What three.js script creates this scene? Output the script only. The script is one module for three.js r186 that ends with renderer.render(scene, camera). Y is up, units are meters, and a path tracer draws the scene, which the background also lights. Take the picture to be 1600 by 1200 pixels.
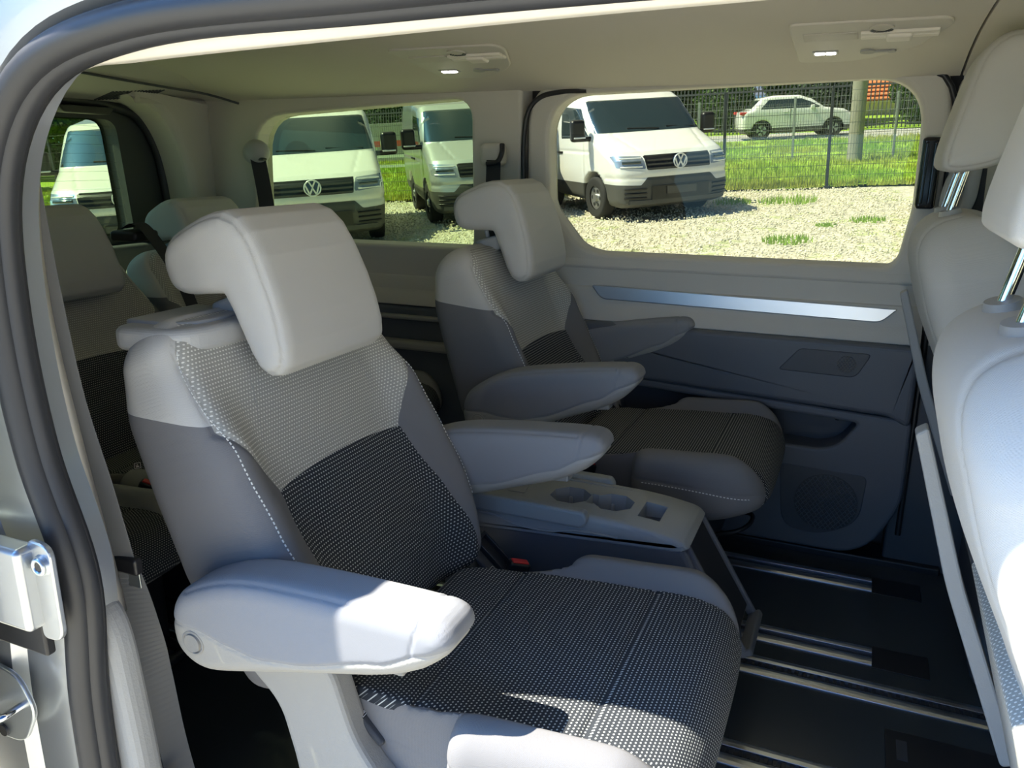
import * as THREE from 'three';
import { RoundedBoxGeometry } from 'three/addons/geometries/RoundedBoxGeometry.js';
import { mergeGeometries, mergeVertices, toCreasedNormals } from 'three/addons/utils/BufferGeometryUtils.js';
import { Sky } from 'three/addons/objects/Sky.js';
import { RectAreaLightUniformsLib } from 'three/addons/lights/RectAreaLightUniformsLib.js';
import { Brush, Evaluator, SUBTRACTION } from 'three-bvh-csg';

// ------------------------------------------------------------------ camera, sky, sun, exposure
const scene = new THREE.Scene();
const FPX = 1240, PITCH = Math.atan(350 / FPX), YAW = Math.atan(562 / Math.hypot(FPX, 350));
const camera = new THREE.PerspectiveCamera(2 * Math.atan(600 / FPX) * 180 / Math.PI, 4 / 3, 0.05, 400);
camera.position.set(0, 1.12, 1.52);
camera.rotation.order = 'YXZ';
camera.rotation.set(-PITCH, YAW, 0);

const SUN_DIR = new THREE.Vector3(-1.8, 2.75, 1.0).normalize();
const sky = new Sky();
sky.name = 'sky';
sky.scale.setScalar(1000);
{
  const u = sky.material.uniforms;
  u.turbidity.value = 8; u.rayleigh.value = 0.5; u.mieCoefficient.value = 0.005; u.cloudCoverage.value = 0.4; u.cloudDensity.value = 0.4; u.cloudElevation.value = 0.5; u.mieDirectionalG.value = 0.75;
  u.sunPosition.value.copy(SUN_DIR);
}
scene.add(sky);
scene.environmentIntensity = 0.27;
const sun = new THREE.DirectionalLight(new THREE.Color(1.0, 0.95, 0.83), 8.4);
sun.name = 'sun';
sun.position.copy(SUN_DIR).multiplyScalar(40);
sun.castShadow = true;
sun.shadow.mapSize.set(4096, 4096);
Object.assign(sun.shadow.camera, { left: -30, right: 30, top: 30, bottom: -30, near: 1, far: 120 });
scene.add(sun);
scene.add(sun.target);

const renderer = new THREE.WebGLRenderer({ antialias: true });
renderer.toneMapping = THREE.LinearToneMapping;
renderer.toneMappingExposure = 2.05;
renderer.shadowMap.enabled = true;
RectAreaLightUniformsLib.init();

// ------------------------------------------------------------------ helpers
let seed = 12345;
const rnd = () => { seed = (seed * 1664525 + 1013904223) >>> 0; return seed / 4294967296; };
const rr = (a, b) => a + (b - a) * rnd();
const clamp = THREE.MathUtils.clamp, lerp = THREE.MathUtils.lerp, sst = (a, b, x) => { const t = clamp((x - a) / (b - a), 0, 1); return t * t * (3 - 2 * t); };
const R = (d) => d * Math.PI / 180;
const V = (x, y, z) => new THREE.Vector3(x, y, z);
const table = (pts) => (x) => {            // smooth table lookup
  if (x <= pts[0][0]) return pts[0][1];
  for (let i = 1; i < pts.length; i++) if (x <= pts[i][0]) { const t = (x - pts[i - 1][0]) / (pts[i][0] - pts[i - 1][0]); return lerp(pts[i - 1][1], pts[i][1], t * t * (3 - 2 * t) * 0.5 + t * 0.5); }
  return pts[pts.length - 1][1];
};
const taken = new Map();
function numbered(name) { const n = taken.get(name) ?? 0; taken.set(name, n + 1); return n ? name + '_' + String(n).padStart(3, '0') : name; }
function tag(o, label, category, group) { o.userData = { ...o.userData, label, category }; if (group) o.userData.group = group; return o; }
function thing(name, label, category, pos = [0, 0, 0], turn = 0, group) {
  const o = new THREE.Group(); o.name = numbered(name); o.position.set(...pos); o.rotation.y = turn; scene.add(o);
  return tag(o, label, category, group);
}
function part(parent, name, geo, m, pos, rot) {
  if (Array.isArray(geo)) geo = merge(geo);
  const o = new THREE.Mesh(geo, m); o.name = name; o.castShadow = o.receiveShadow = true;
  if (pos) o.position.set(...pos);
  if (rot) o.rotation.set(...rot);
  parent.add(o); return o;
}
function single(name, geo, m, label, category, group) { const o = part(scene, numbered(name), geo, m); return tag(o, label, category, group); }
function struct(name, geo, m, label) { const o = part(scene, name, geo, m); o.userData.kind = 'structure'; if (label) o.userData.label = label; return o; }
function merge(list) {
  const l = list.map((g) => { let q = g.index ? g.toNonIndexed() : g; if (!q.attributes.normal) q.computeVertexNormals(); for (const k of Object.keys(q.attributes)) if (!['position', 'normal', 'uv'].includes(k)) q.deleteAttribute(k); if (!q.attributes.uv) q.setAttribute('uv', new THREE.BufferAttribute(new Float32Array(q.attributes.position.count * 2), 2)); q.morphAttributes = {}; return q; });
  return l.length === 1 ? l[0] : mergeGeometries(l);
}
const mv = (g, x = 0, y = 0, z = 0) => g.translate(x, y, z);
function box(x0, x1, y0, y1, z0, z1, r = 0, seg = 2) {
  const w = x1 - x0, h = y1 - y0, d = z1 - z0;
  const g = r > 0 ? new RoundedBoxGeometry(w, h, d, seg, Math.min(r, w / 2.01, h / 2.01, d / 2.01)) : new THREE.BoxGeometry(w, h, d);
  return g.translate((x0 + x1) / 2, (y0 + y1) / 2, (z0 + z1) / 2);
}
function bar(a, b, r, r2 = r, seg = 8) {     // round bar between two points
  const A = V(...a), B = V(...b), L = A.distanceTo(B), g = new THREE.CylinderGeometry(r2, r, L, seg, 1);
  g.applyQuaternion(new THREE.Quaternion().setFromUnitVectors(V(0, 1, 0), B.clone().sub(A).normalize()));
  return g.translate((a[0] + b[0]) / 2, (a[1] + b[1]) / 2, (a[2] + b[2]) / 2);
}
function tube(pts, r, seg = 40, rad = 8, closed = false) { return new THREE.TubeGeometry(new THREE.CatmullRomCurve3(pts.map((p) => V(...p)), closed, 'centripetal'), seg, r, rad, closed); }
// polygon with rounded corners: [x, y, radius]
function rpath(pts, P = new THREE.Shape()) {
  const n = pts.length, q = pts.map((p) => new THREE.Vector2(p[0], p[1]));
  for (let i = 0; i < n; i++) {
    const a = q[(i + n - 1) % n], b = q[i], c = q[(i + 1) % n], r = pts[i][2] ?? 0;
    const da = a.clone().sub(b), dc = c.clone().sub(b), la = Math.min(r, da.length() * 0.5), lc = Math.min(r, dc.length() * 0.5);
    const p1 = b.clone().addScaledVector(da.normalize(), la), p2 = b.clone().addScaledVector(dc.normalize(), lc);
    if (i === 0) P.moveTo(p1.x, p1.y); else P.lineTo(p1.x, p1.y);
    if (r > 0) P.quadraticCurveTo(b.x, b.y, p2.x, p2.y);
  }
  P.closePath(); return P;
}
// extrude a polygon: plane 'xy' along z, 'zy' along x, 'xz' along y; c0..c1 is the range on the third axis
function ext(poly, plane, c0, c1, { holes = [], bevel = 0, seg = 6, bseg = 2 } = {}) {
  const f = plane === 'zy' ? (p) => [-p[0], p[1], p[2]] : plane === 'xz' ? (p) => [p[0], -p[1], p[2]] : (p) => p;
  const s = rpath(poly.map(f)); for (const h of holes) s.holes.push(rpath(h.map(f), new THREE.Path()));
  const b = Math.min(bevel, (c1 - c0) / 2.01);
  const g = new THREE.ExtrudeGeometry(s, { depth: c1 - c0 - 2 * b, bevelEnabled: b > 0, bevelThickness: b, bevelSize: b, bevelOffset: -b, bevelSegments: bseg, curveSegments: seg });
  g.translate(0, 0, c0 + b);
  const m = new THREE.Matrix4();
  if (plane === 'zy') m.makeBasis(V(0, 0, -1), V(0, 1, 0), V(1, 0, 0));
  if (plane === 'xz') m.makeBasis(V(1, 0, 0), V(0, 0, -1), V(0, 1, 0));
  g.applyMatrix4(m);
  return g;
}
// flat strip swept along a path: width direction given per point
function ribbon(pts, dirs, w, t = 0.0014, n = 60) {
  const c = new THREE.CatmullRomCurve3(pts.map((p) => V(...p)), false, 'centripetal'), d = new THREE.CatmullRomCurve3(dirs.map((p) => V(...p)), false, 'centripetal');
  const pos = [], uv = [], idx = [];
  for (let i = 0; i <= n; i++) {
    const u = i / n, p = c.getPoint(u), T = c.getTangent(u), D = d.getPoint(u); D.addScaledVector(T, -D.dot(T)).normalize(); const N = T.clone().cross(D);
    for (const [a, b] of [[-1, -1], [1, -1], [1, 1], [-1, 1]]) { const q = p.clone().addScaledVector(D, a * w / 2).addScaledVector(N, b * t / 2); pos.push(q.x, q.y, q.z); uv.push(a * w / 2, u * 2); }
    if (i) for (let k = 0; k < 4; k++) { const a = (i - 1) * 4 + k, b = (i - 1) * 4 + (k + 1) % 4; idx.push(a, b, a + 4, b, b + 4, a + 4); }
  }
  const g = new THREE.BufferGeometry(); g.setAttribute('position', new THREE.Float32BufferAttribute(pos, 3)); g.setAttribute('uv', new THREE.Float32BufferAttribute(uv, 2)); g.setIndex(idx);
  const q = g.toNonIndexed(); q.computeVertexNormals(); return q;
}
// sweep a closed 2D profile along a path lying in a plane z = const (profile a: outward in plane, b: +z)
function sweep(path, prof, n = 120, closedProfile = true) {
  const c = new THREE.CatmullRomCurve3(path.map((p) => V(...p)), false, 'centripetal'), m = prof.length, pos = [], idx = [], uv = [];
  for (let i = 0; i <= n; i++) {
    const u = i / n, p = c.getPointAt(u), T = c.getTangentAt(u), B = V(0, 0, 1), N = T.clone().cross(B).normalize();
    for (let k = 0; k < m; k++) { const q = p.clone().addScaledVector(N, prof[k][0]).addScaledVector(B, prof[k][1]); pos.push(q.x, q.y, q.z); uv.push(k / m * 0.1, u * 4); }
    if (i) for (let k = 0; k < m - (closedProfile ? 0 : 1); k++) { const a = (i - 1) * m + k, b = (i - 1) * m + (k + 1) % m; idx.push(a, a + m, b, b, a + m, b + m); }
  }
  const g = new THREE.BufferGeometry(); g.setAttribute('position', new THREE.Float32BufferAttribute(pos, 3)); g.setAttribute('uv', new THREE.Float32BufferAttribute(uv, 2)); g.setIndex(idx); g.computeVertexNormals(); return g;
}
const ring = (r, a0, b0, n = 12, sa = 1, sb = 1) => Array.from({ length: n }, (_, k) => [a0 + r * sa * Math.cos(k / n * 2 * Math.PI), b0 + r * sb * Math.sin(k / n * 2 * Math.PI)]);

// ---- soft shapes: signed fields meshed by surface nets, then cut into panels along seam lines
const smax = (a, b, k) => { const h = Math.max(k - Math.abs(a - b), 0) / k; return Math.max(a, b) + h * h * k * 0.25; };
const smin = (a, b, k) => -smax(-a, -b, k);
function polySdf(pts) {
  return (x, y) => {
    let d = Infinity, s = 1;
    for (let i = 0, j = pts.length - 1; i < pts.length; j = i++) {
      const ax = pts[i][0], ay = pts[i][1], bx = pts[j][0], by = pts[j][1], ex = bx - ax, ey = by - ay, wx = x - ax, wy = y - ay;
      const t = clamp((wx * ex + wy * ey) / (ex * ex + ey * ey), 0, 1), dx = wx - ex * t, dy = wy - ey * t; d = Math.min(d, dx * dx + dy * dy);
      const c1 = y >= ay, c2 = y < by, c3 = ex * wy > ey * wx;
      if ((c1 && c2 && c3) || (!c1 && !c2 && !c3)) s = -s;
    }
    return s * Math.sqrt(d);
  };
}
const chaikin = (p, n = 2) => { for (let k = 0; k < n; k++) p = p.flatMap((a, i) => { const b = p[(i + 1) % p.length]; return [[a[0] * 0.75 + b[0] * 0.25, a[1] * 0.75 + b[1] * 0.25], [a[0] * 0.25 + b[0] * 0.75, a[1] * 0.25 + b[1] * 0.75]]; }); return p; };
function sdfGeo(f, lo, hi, cell, uvf) {
  const n = [0, 1, 2].map((i) => Math.ceil((hi[i] - lo[i]) / cell) + 1), [nx, ny, nz] = n, val = new Float32Array(nx * ny * nz);
  for (let k = 0, o = 0; k < nz; k++) for (let j = 0; j < ny; j++) for (let i = 0; i < nx; i++, o++) val[o] = f(lo[0] + i * cell, lo[1] + j * cell, lo[2] + k * cell);
  const vid = new Int32Array(nx * ny * nz).fill(-1), pos = [], nor = [], idx = [], e = cell * 0.3;
  const off = [0, 1, nx, nx + 1, nx * ny, nx * ny + 1, nx * ny + nx, nx * ny + nx + 1], E = [[0, 1], [2, 3], [4, 5], [6, 7], [0, 2], [1, 3], [4, 6], [5, 7], [0, 4], [1, 5], [2, 6], [3, 7]];
  for (let k = 0; k < nz - 1; k++) for (let j = 0; j < ny - 1; j++) for (let i = 0; i < nx - 1; i++) {
    const o = i + nx * (j + ny * k); let m = 0; for (let c = 0; c < 8; c++) if (val[o + off[c]] < 0) m |= 1 << c;
    if (m === 0 || m === 255) continue;
    let x = 0, y = 0, z = 0, q = 0;
    for (const [a, b] of E) { const va = val[o + off[a]], vb = val[o + off[b]]; if ((va < 0) === (vb < 0)) continue; const t = va / (va - vb); x += lerp(a & 1, b & 1, t); y += lerp((a >> 1) & 1, (b >> 1) & 1, t); z += lerp(a >> 2, b >> 2, t); q++; }
    x = lo[0] + (i + x / q) * cell; y = lo[1] + (j + y / q) * cell; z = lo[2] + (k + z / q) * cell;
    const gx = f(x + e, y, z) - f(x - e, y, z), gy = f(x, y + e, z) - f(x, y - e, z), gz = f(x, y, z + e) - f(x, y, z - e), L = Math.hypot(gx, gy, gz) || 1, v = f(x, y, z), gg = L / (2 * e);
    const st = clamp(v / gg, -cell * 0.5, cell * 0.5);
    vid[o] = pos.length / 3; pos.push(x - gx / L * st, y - gy / L * st, z - gz / L * st); nor.push(gx / L, gy / L, gz / L);
  }
  const quad = (a, b, c, d, flip) => { if (a < 0 || b < 0 || c < 0 || d < 0) return; if (flip) idx.push(a, c, b, a, d, c); else idx.push(a, b, c, a, c, d); };
  for (let k = 1; k < nz - 1; k++) for (let j = 1; j < ny - 1; j++) for (let i = 1; i < nx - 1; i++) {
    const o = i + nx * (j + ny * k), s = val[o] < 0;
    if (s !== val[o + 1] < 0) quad(vid[o - nx - nx * ny], vid[o - nx * ny], vid[o], vid[o - nx], !s);
    if (s !== val[o + nx] < 0) quad(vid[o - 1 - nx * ny], vid[o - 1], vid[o], vid[o - nx * ny], !s);
    if (s !== val[o + nx * ny] < 0) quad(vid[o - 1 - nx], vid[o - nx], vid[o], vid[o - 1], !s);
  }
  const g = new THREE.BufferGeometry(), uv = new Float32Array(pos.length / 3 * 2);
  for (let i = 0; i < pos.length / 3; i++) { const w = uvf ? uvf(pos[3 * i], pos[3 * i + 1], pos[3 * i + 2]) : [pos[3 * i] + pos[3 * i + 2], pos[3 * i + 1]]; uv[2 * i] = w[0]; uv[2 * i + 1] = w[1]; }
  g.setAttribute('position', new THREE.Float32BufferAttribute(pos, 3)); g.setAttribute('normal', new THREE.Float32BufferAttribute(nor, 3)); g.setAttribute('uv', new THREE.BufferAttribute(uv, 2)); g.setIndex(idx);
  return g;
}
// cut a geometry by a field: [where fn < 0, where fn >= 0]
function split(g, fn) {
  const P = g.attributes.position.array, N = g.attributes.normal.array, U = g.attributes.uv.array, I = g.index.array, outs = [0, 1].map(() => ({ map: new Map(), v: [], i: [] })), n = P.length / 3, F = new Float32Array(n);
  for (let i = 0; i < n; i++) F[i] = fn(P[3 * i], P[3 * i + 1], P[3 * i + 2], N[3 * i], N[3 * i + 1], N[3 * i + 2]);
  const vert = (s, key) => { const o = outs[s]; let id = o.map.get(key); if (id !== undefined) return id; id = o.v.length; o.map.set(key, id);
    if (typeof key === 'number') o.v.push([P[3 * key], P[3 * key + 1], P[3 * key + 2], N[3 * key], N[3 * key + 1], N[3 * key + 2], U[2 * key], U[2 * key + 1]]);
    else { const [a, b] = key.split('_').map(Number), t = F[a] / (F[a] - F[b]); const q = []; for (let c = 0; c < 3; c++) q.push(lerp(P[3 * a + c], P[3 * b + c], t)); for (let c = 0; c < 3; c++) q.push(lerp(N[3 * a + c], N[3 * b + c], t)); for (let c = 0; c < 2; c++) q.push(lerp(U[2 * a + c], U[2 * b + c], t)); o.v.push(q); }
    return id; };
  const ek = (a, b) => (a < b ? a + '_' + b : b + '_' + a);
  for (let t = 0; t < I.length; t += 3) {
    const a = [I[t], I[t + 1], I[t + 2]], s = a.map((v) => (F[v] < 0 ? 0 : 1));
    if (s[0] === s[1] && s[1] === s[2]) { outs[s[0]].i.push(...a.map((v) => vert(s[0], v))); continue; }
    for (const side of [0, 1]) { const poly = []; for (let k = 0; k < 3; k++) { const p = a[k], q = a[(k + 1) % 3]; if (s[k] === side) poly.push(vert(side, p)); if (s[k] !== s[(k + 1) % 3]) poly.push(vert(side, ek(p, q))); } for (let k = 2; k < poly.length; k++) outs[side].i.push(poly[0], poly[k - 1], poly[k]); }
  }
  return outs.map((o) => { const q = new THREE.BufferGeometry(), pos = new Float32Array(o.v.length * 3), nor = new Float32Array(o.v.length * 3), uv = new Float32Array(o.v.length * 2); o.v.forEach((v, i) => { pos.set(v.slice(0, 3), 3 * i); nor.set(v.slice(3, 6), 3 * i); uv.set(v.slice(6), 2 * i); });
    q.setAttribute('position', new THREE.BufferAttribute(pos, 3)); q.setAttribute('normal', new THREE.BufferAttribute(nor, 3)); q.setAttribute('uv', new THREE.BufferAttribute(uv, 2)); q.setIndex(o.i); return q; });
}
// walk from p along dir to the field's surface
function onSurface(f, p, dir, lift = 0) { let a = 0; for (let i = 0; i < 60; i++) { const v = f(p[0] + dir[0] * a, p[1] + dir[1] * a, p[2] + dir[2] * a); a += v * 0.7; if (Math.abs(v) < 1e-5) break; } return [p[0] + dir[0] * (a - lift), p[1] + dir[1] * (a - lift), p[2] + dir[2] * (a - lift)]; }
// a row of stitches along points
function stitches(pts, len = 0.0042, gap = 0.003, r = 0.0009) {
  const c = new THREE.CatmullRomCurve3(pts.map((p) => V(...p)), false, 'centripetal'), L = c.getLength(), n = Math.floor(L / (len + gap)), out = [];
  for (let i = 0; i < n; i++) { const a = c.getPointAt((i * (len + gap)) / L), b = c.getPointAt(Math.min(1, (i * (len + gap) + len) / L)); const g = new THREE.BoxGeometry(r * 2, a.distanceTo(b), r * 1.6); g.applyQuaternion(new THREE.Quaternion().setFromUnitVectors(V(0, 1, 0), b.clone().sub(a).normalize())); g.translate((a.x + b.x) / 2, (a.y + b.y) / 2, (a.z + b.z) / 2); out.push(g); }
  return merge(out);
}

// ------------------------------------------------------------------ textures and materials
function hash2(x, y) { let h = (x * 374761393 + y * 668265263) | 0; h = Math.imul(h ^ (h >>> 13), 1274126177); return ((h ^ (h >>> 16)) >>> 0) / 4294967296; }
function noiseT(x, y, per) { const xi = Math.floor(x), yi = Math.floor(y), fx = x - xi, fy = y - yi, u = fx * fx * (3 - 2 * fx), v = fy * fy * (3 - 2 * fy), m = (a) => ((a % per) + per) % per; return lerp(lerp(hash2(m(xi), m(yi)), hash2(m(xi + 1), m(yi)), u), lerp(hash2(m(xi), m(yi + 1)), hash2(m(xi + 1), m(yi + 1)), u), v); }
function tex(size, fn, repeat, srgb = true) {
  const d = new Uint8Array(size * size * 4);
  for (let y = 0; y < size; y++) for (let x = 0; x < size; x++) { const c = fn(x / size, y / size, x, y), o = (y * size + x) * 4; const q = Array.isArray(c) ? c : [c, c, c]; for (let k = 0; k < 3; k++) d[o + k] = clamp(q[k], 0, 1) * 255; d[o + 3] = 255; }
  const t = new THREE.DataTexture(d, size, size); t.wrapS = t.wrapT = THREE.RepeatWrapping; t.magFilter = THREE.LinearFilter; t.minFilter = THREE.LinearMipmapLinearFilter; t.generateMipmaps = true; if (srgb) t.colorSpace = THREE.SRGBColorSpace; t.repeat.set(repeat, repeat); t.needsUpdate = true; return t;
}
const std = (color, roughness = 0.6, more = {}) => new THREE.MeshPhysicalMaterial({ color: Array.isArray(color) ? new THREE.Color().setRGB(...color) : color, roughness, ...more });
const weave = tex(128, (u, v, x, y) => 0.5 + 0.22 * (((x >> 1) + (y >> 1)) % 2 ? 1 : -1) + 0.28 * (hash2(x, y) - 0.5), 1 / 0.05, false);
const grain = tex(256, (u, v, x, y) => 0.45 * noiseT(u * 64, v * 64, 64) + 0.35 * noiseT(u * 128, v * 128, 128) + 0.2 * hash2(x, y), 1 / 0.12, false);
// woven dots: 4 x 4 to a tile, every other row shifted
const dots = (base, dot, tile = 0.0244) => tex(96, (u, v) => {
  const gy = v * 4, row = Math.floor(gy), gx = u * 4 + (row % 2 ? 0.5 : 0), dx = gx - Math.floor(gx) - 0.5, dy = gy - row - 0.5, k = 1 - sst(0.15, 0.27, Math.hypot(dx * 0.82, dy * 1.02)), w = 0.86 + 0.28 * hash2(Math.floor(u * 96), Math.floor(v * 96));
  return base.map((b, i) => lerp(b * w, dot[i], k));
}, 1 / tile);
const M = {
  lightCloth: std([0.56, 0.545, 0.51], 0.95, { bumpMap: weave, bumpScale: 0.0004 }),
  darkCloth: std([0.185, 0.181, 0.182], 0.95, { bumpMap: weave, bumpScale: 0.0004 }),
  lightDots: new THREE.MeshPhysicalMaterial({ map: dots([0.655, 0.645, 0.61], [0.93, 0.92, 0.88]), roughness: 0.95, bumpMap: weave, bumpScale: 0.0003 }),
  darkDots: new THREE.MeshPhysicalMaterial({ map: dots([0.17, 0.185, 0.205], [0.78, 0.78, 0.75]), roughness: 0.95, bumpMap: weave, bumpScale: 0.0003 }),
  stitch: std([0.8, 0.79, 0.75], 0.8),
  seam: std([0.4, 0.39, 0.37], 0.9),
  armCloth: std([0.25, 0.255, 0.27], 0.95, { bumpMap: weave, bumpScale: 0.0004 }),
  greyPlastic: std([0.33, 0.32, 0.295], 0.55, { bumpMap: grain, bumpScale: 0.0003 }),
  capPlastic: std([0.40, 0.40, 0.395], 0.42, { bumpMap: grain, bumpScale: 0.0002 }),
  consoleGrey: std([0.31, 0.325, 0.32], 0.45, { bumpMap: grain, bumpScale: 0.0002 }),
  darkPlastic: std([0.062, 0.066, 0.075], 0.5, { bumpMap: grain, bumpScale: 0.0003 }),
  darkPanel: std([0.105, 0.113, 0.13], 0.5, { bumpMap: grain, bumpScale: 0.0003 }),
  blackPlastic: std([0.018, 0.018, 0.02], 0.4),
  pianoBlack: std([0.012, 0.012, 0.014], 0.15),
  rubber: std([0.03, 0.031, 0.035], 0.45),
  headliner: std([0.62, 0.58, 0.5], 0.95, { bumpMap: weave, bumpScale: 0.0003 }),
  trim: std([0.56, 0.53, 0.47], 0.6, { bumpMap: grain, bumpScale: 0.0003 }),
  creamTrim: std([0.74, 0.7, 0.62], 0.6),
  midTrim: std([0.36, 0.36, 0.35], 0.5, { bumpMap: grain, bumpScale: 0.0003 }),
  alu: std([0.66, 0.68, 0.71], 0.3, { metalness: 1 }),
  brushed: std([0.72, 0.74, 0.78], 0.34, { metalness: 1 }),
  chrome: std([0.85, 0.85, 0.86], 0.08, { metalness: 1 }),
  zinc: std([0.62, 0.66, 0.68], 0.35, { metalness: 0.9 }),
  paint: std([0.5, 0.52, 0.535], 0.32, { metalness: 0.75, clearcoat: 1, clearcoatRoughness: 0.05 }),
  floor: std([0.045, 0.053, 0.058], 0.2, { bumpMap: grain, bumpScale: 0.0001 }),
  webbing: std([0.03, 0.031, 0.034], 0.85),
  webbingGrey: std([0.19, 0.19, 0.185], 0.85),
  red: std([0.62, 0.03, 0.03], 0.4),
  white: std([0.8, 0.8, 0.8], 0.6),
  glass: new THREE.MeshPhysicalMaterial({ color: new THREE.Color().setRGB(0.62, 0.63, 0.54), roughness: 0.0, transmission: 1, thickness: 0, ior: 1.5, specularIntensity: 0.4 }),
  tinted: new THREE.MeshPhysicalMaterial({ color: new THREE.Color().setRGB(0.5, 0.56, 0.41), roughness: 0.0, transmission: 1, thickness: 0, ior: 1.5, specularIntensity: 0.4 }),
  privacy: new THREE.MeshPhysicalMaterial({ color: new THREE.Color().setRGB(0.1, 0.11, 0.095), roughness: 0.0, transmission: 1, thickness: 0, ior: 1.5, specularIntensity: 0.5 }),
  lampGlow: new THREE.MeshStandardMaterial({ color: 0xffffff, emissive: new THREE.Color(1, 0.98, 0.92), emissiveIntensity: 6 }),
};
// ================================================================== the vehicle shell (the room)
struct('floor', box(-2.36, 1.7, -0.06, 0, -0.86, 0.86), M.floor, 'dark glossy vinyl van floor');
const CEIL = [[0.86, 1.262], [0.83, 1.295], [0.75, 1.335], [0.65, 1.358], [0.55, 1.375], [0.42, 1.388], [0.3, 1.395], [0.15, 1.399], [0, 1.40], [-0.15, 1.399], [-0.3, 1.395], [-0.42, 1.388], [-0.55, 1.375], [-0.65, 1.358], [-0.72, 1.343], [-0.77, 1.33], [-0.81, 1.318]];
const ceilY = (z) => { for (let i = 1; i < CEIL.length; i++) if (z >= CEIL[i][0]) { const t = (z - CEIL[i][0]) / (CEIL[i - 1][0] - CEIL[i][0]); return lerp(CEIL[i][1], CEIL[i - 1][1], t); } return 1.3; };
{
  const outer = CEIL.map(([z, y]) => [z * 1.06, y + 0.062 + 0.02 * (1 - (z / 0.86) ** 2)]).reverse();
  const c = struct('ceiling', toCreasedNormals(ext([...CEIL, ...outer], 'zy', -2.2, 0.175), 0.5), M.headliner, 'beige cloth headliner');
  const f = part(c, 'front_headliner', toCreasedNormals(ext([...CEIL, ...outer], 'zy', 0.181, 0.95), 0.5), M.headliner);
  // roof skin outside
  part(c, 'roof_skin', toCreasedNormals(ext([...outer.slice().reverse().map(([z, y]) => [z * 1.035, y - 0.012]), ...outer.map(([z, y]) => [z * 1.05, y + 0.012])], 'zy', -2.42, 1.05), 0.5), M.paint);
  // rear header with its row of air slots
  const h = part(c, 'rear_header', ext([[-1.98, 1.392, 0.01], [-2.1, 1.36, 0.03], [-2.31, 1.307, 0.02], [-2.345, 1.3, 0.01], [-2.345, 1.47], [-1.98, 1.47]], 'xy', -0.83, 0.83, { bevel: 0.004 }), M.trim);
  const hy = (x) => 1.392 + (x + 1.98) * 0.2576;
  for (let i = 0; i < 15; i++) { const z = -0.42 - i * 0.011; const g = box(-0.045, 0.045, -0.002, 0.004, -0.0022, 0.0022); g.rotateZ(Math.atan(0.2576)).translate(-2.265 + 0.004 * i, hy(-2.265 + 0.004 * i) - 0.001, z); part(h, 'air_slot', g, M.darkPlastic); }
  part(c, 'header_seam', tube([[-2.02, 1.381, 0.6], [-2.05, 1.372, 0.1], [-2.1, 1.356, -0.3], [-2.12, 1.346, -0.55], [-2.1, 1.335, -0.7], [-2.05, 1.31, -0.79]], 0.004, 40), M.darkPlastic);
}

// ---- far side of the cabin. Belt line profile (z, y) below the windows
const belt = (z0) => [[z0 - 0.07, 0.85], [z0 - 0.03, 0.846, 0.01], [z0 - 0.006, 0.838, 0.012], [z0, 0.806, 0.006], [z0 - 0.012, 0.796, 0.006], [z0 - 0.026, 0.776, 0.01], [z0 - 0.012, 0.752, 0.012], [z0 + 0.002, 0.744, 0.004], [z0 + 0.008, 0.7, 0.004], [z0 + 0.012, 0.69, 0.006], [z0 + 0.03, 0.648, 0.006], [z0 - 0.07, 0.64]];
const wl = struct('wall_left', ext([[-2.34, 0.64], [-0.98, 0.64], [-0.98, 1.37], [-2.34, 1.37]], 'xy', -0.90, -0.80, { holes: [[[-2.02, 0.846, 0.12], [-1.15, 0.846, 0.03], [-1.15, 1.305, 0.07], [-2.0, 1.265, 0.13]]], bevel: 0.012, bseg: 4 }), M.trim, 'beige rear quarter trim around the far rear side window');
part(wl, 'belt_line_trim', toCreasedNormals(ext(belt(-0.80), 'zy', -2.3, -0.985), 0.5), M.trim);
part(wl, 'lower_panel', ext([[-2.34, 0], [-0.98, 0], [-0.98, 0.645], [-2.34, 0.645]], 'xy', -0.88, -0.775, { bevel: 0.012 }), M.darkPanel);
part(wl, 'storage_ledge', [box(-2.2, -1.0, 0.5, 0.53, -0.79, -0.735, 0.012), box(-2.2, -1.0, 0.60, 0.615, -0.79, -0.755, 0.006)], M.greyPlastic);
part(wl, 'front_upper_panel', ext([[0.19, 0.64], [1.6, 0.64], [1.6, 0.78], [0.8, 1.42], [0.19, 1.42]], 'xy', -0.90, -0.81, { holes: [[[0.42, 0.82, 0.05], [1.4, 0.82, 0.05], [0.85, 1.27, 0.08], [0.42, 1.27, 0.05]]], bevel: 0.012 }), M.trim);
part(wl, 'front_lower_panel', box(0.15, 1.65, -0.05, 0.66, -0.92, -0.80, 0.01), M.darkPlastic);
part(wl, 'pillar_trim', ext([[0.178, 0.645, 0.02], [0.43, 0.645, 0.02], [0.43, 1.33, 0.02], [0.178, 1.33, 0.05]], 'xy', -0.86, -0.79, { bevel: 0.012 }), M.trim);
part(wl, 'step_trim_leak_fillers', [box(-0.98, 0.3, -0.05, 0.02, -0.88, -0.78, 0.006), box(-0.98, 0.3, -0.05, 0.66, -0.95, -0.895), box(-1.02, -0.93, 0.6, 1.42, -0.93, -0.885), box(0.14, 0.24, 0.6, 1.42, -0.95, -0.9)], M.blackPlastic);  // low step trim, plus black boxes added behind the door gaps against light leaks

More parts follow.
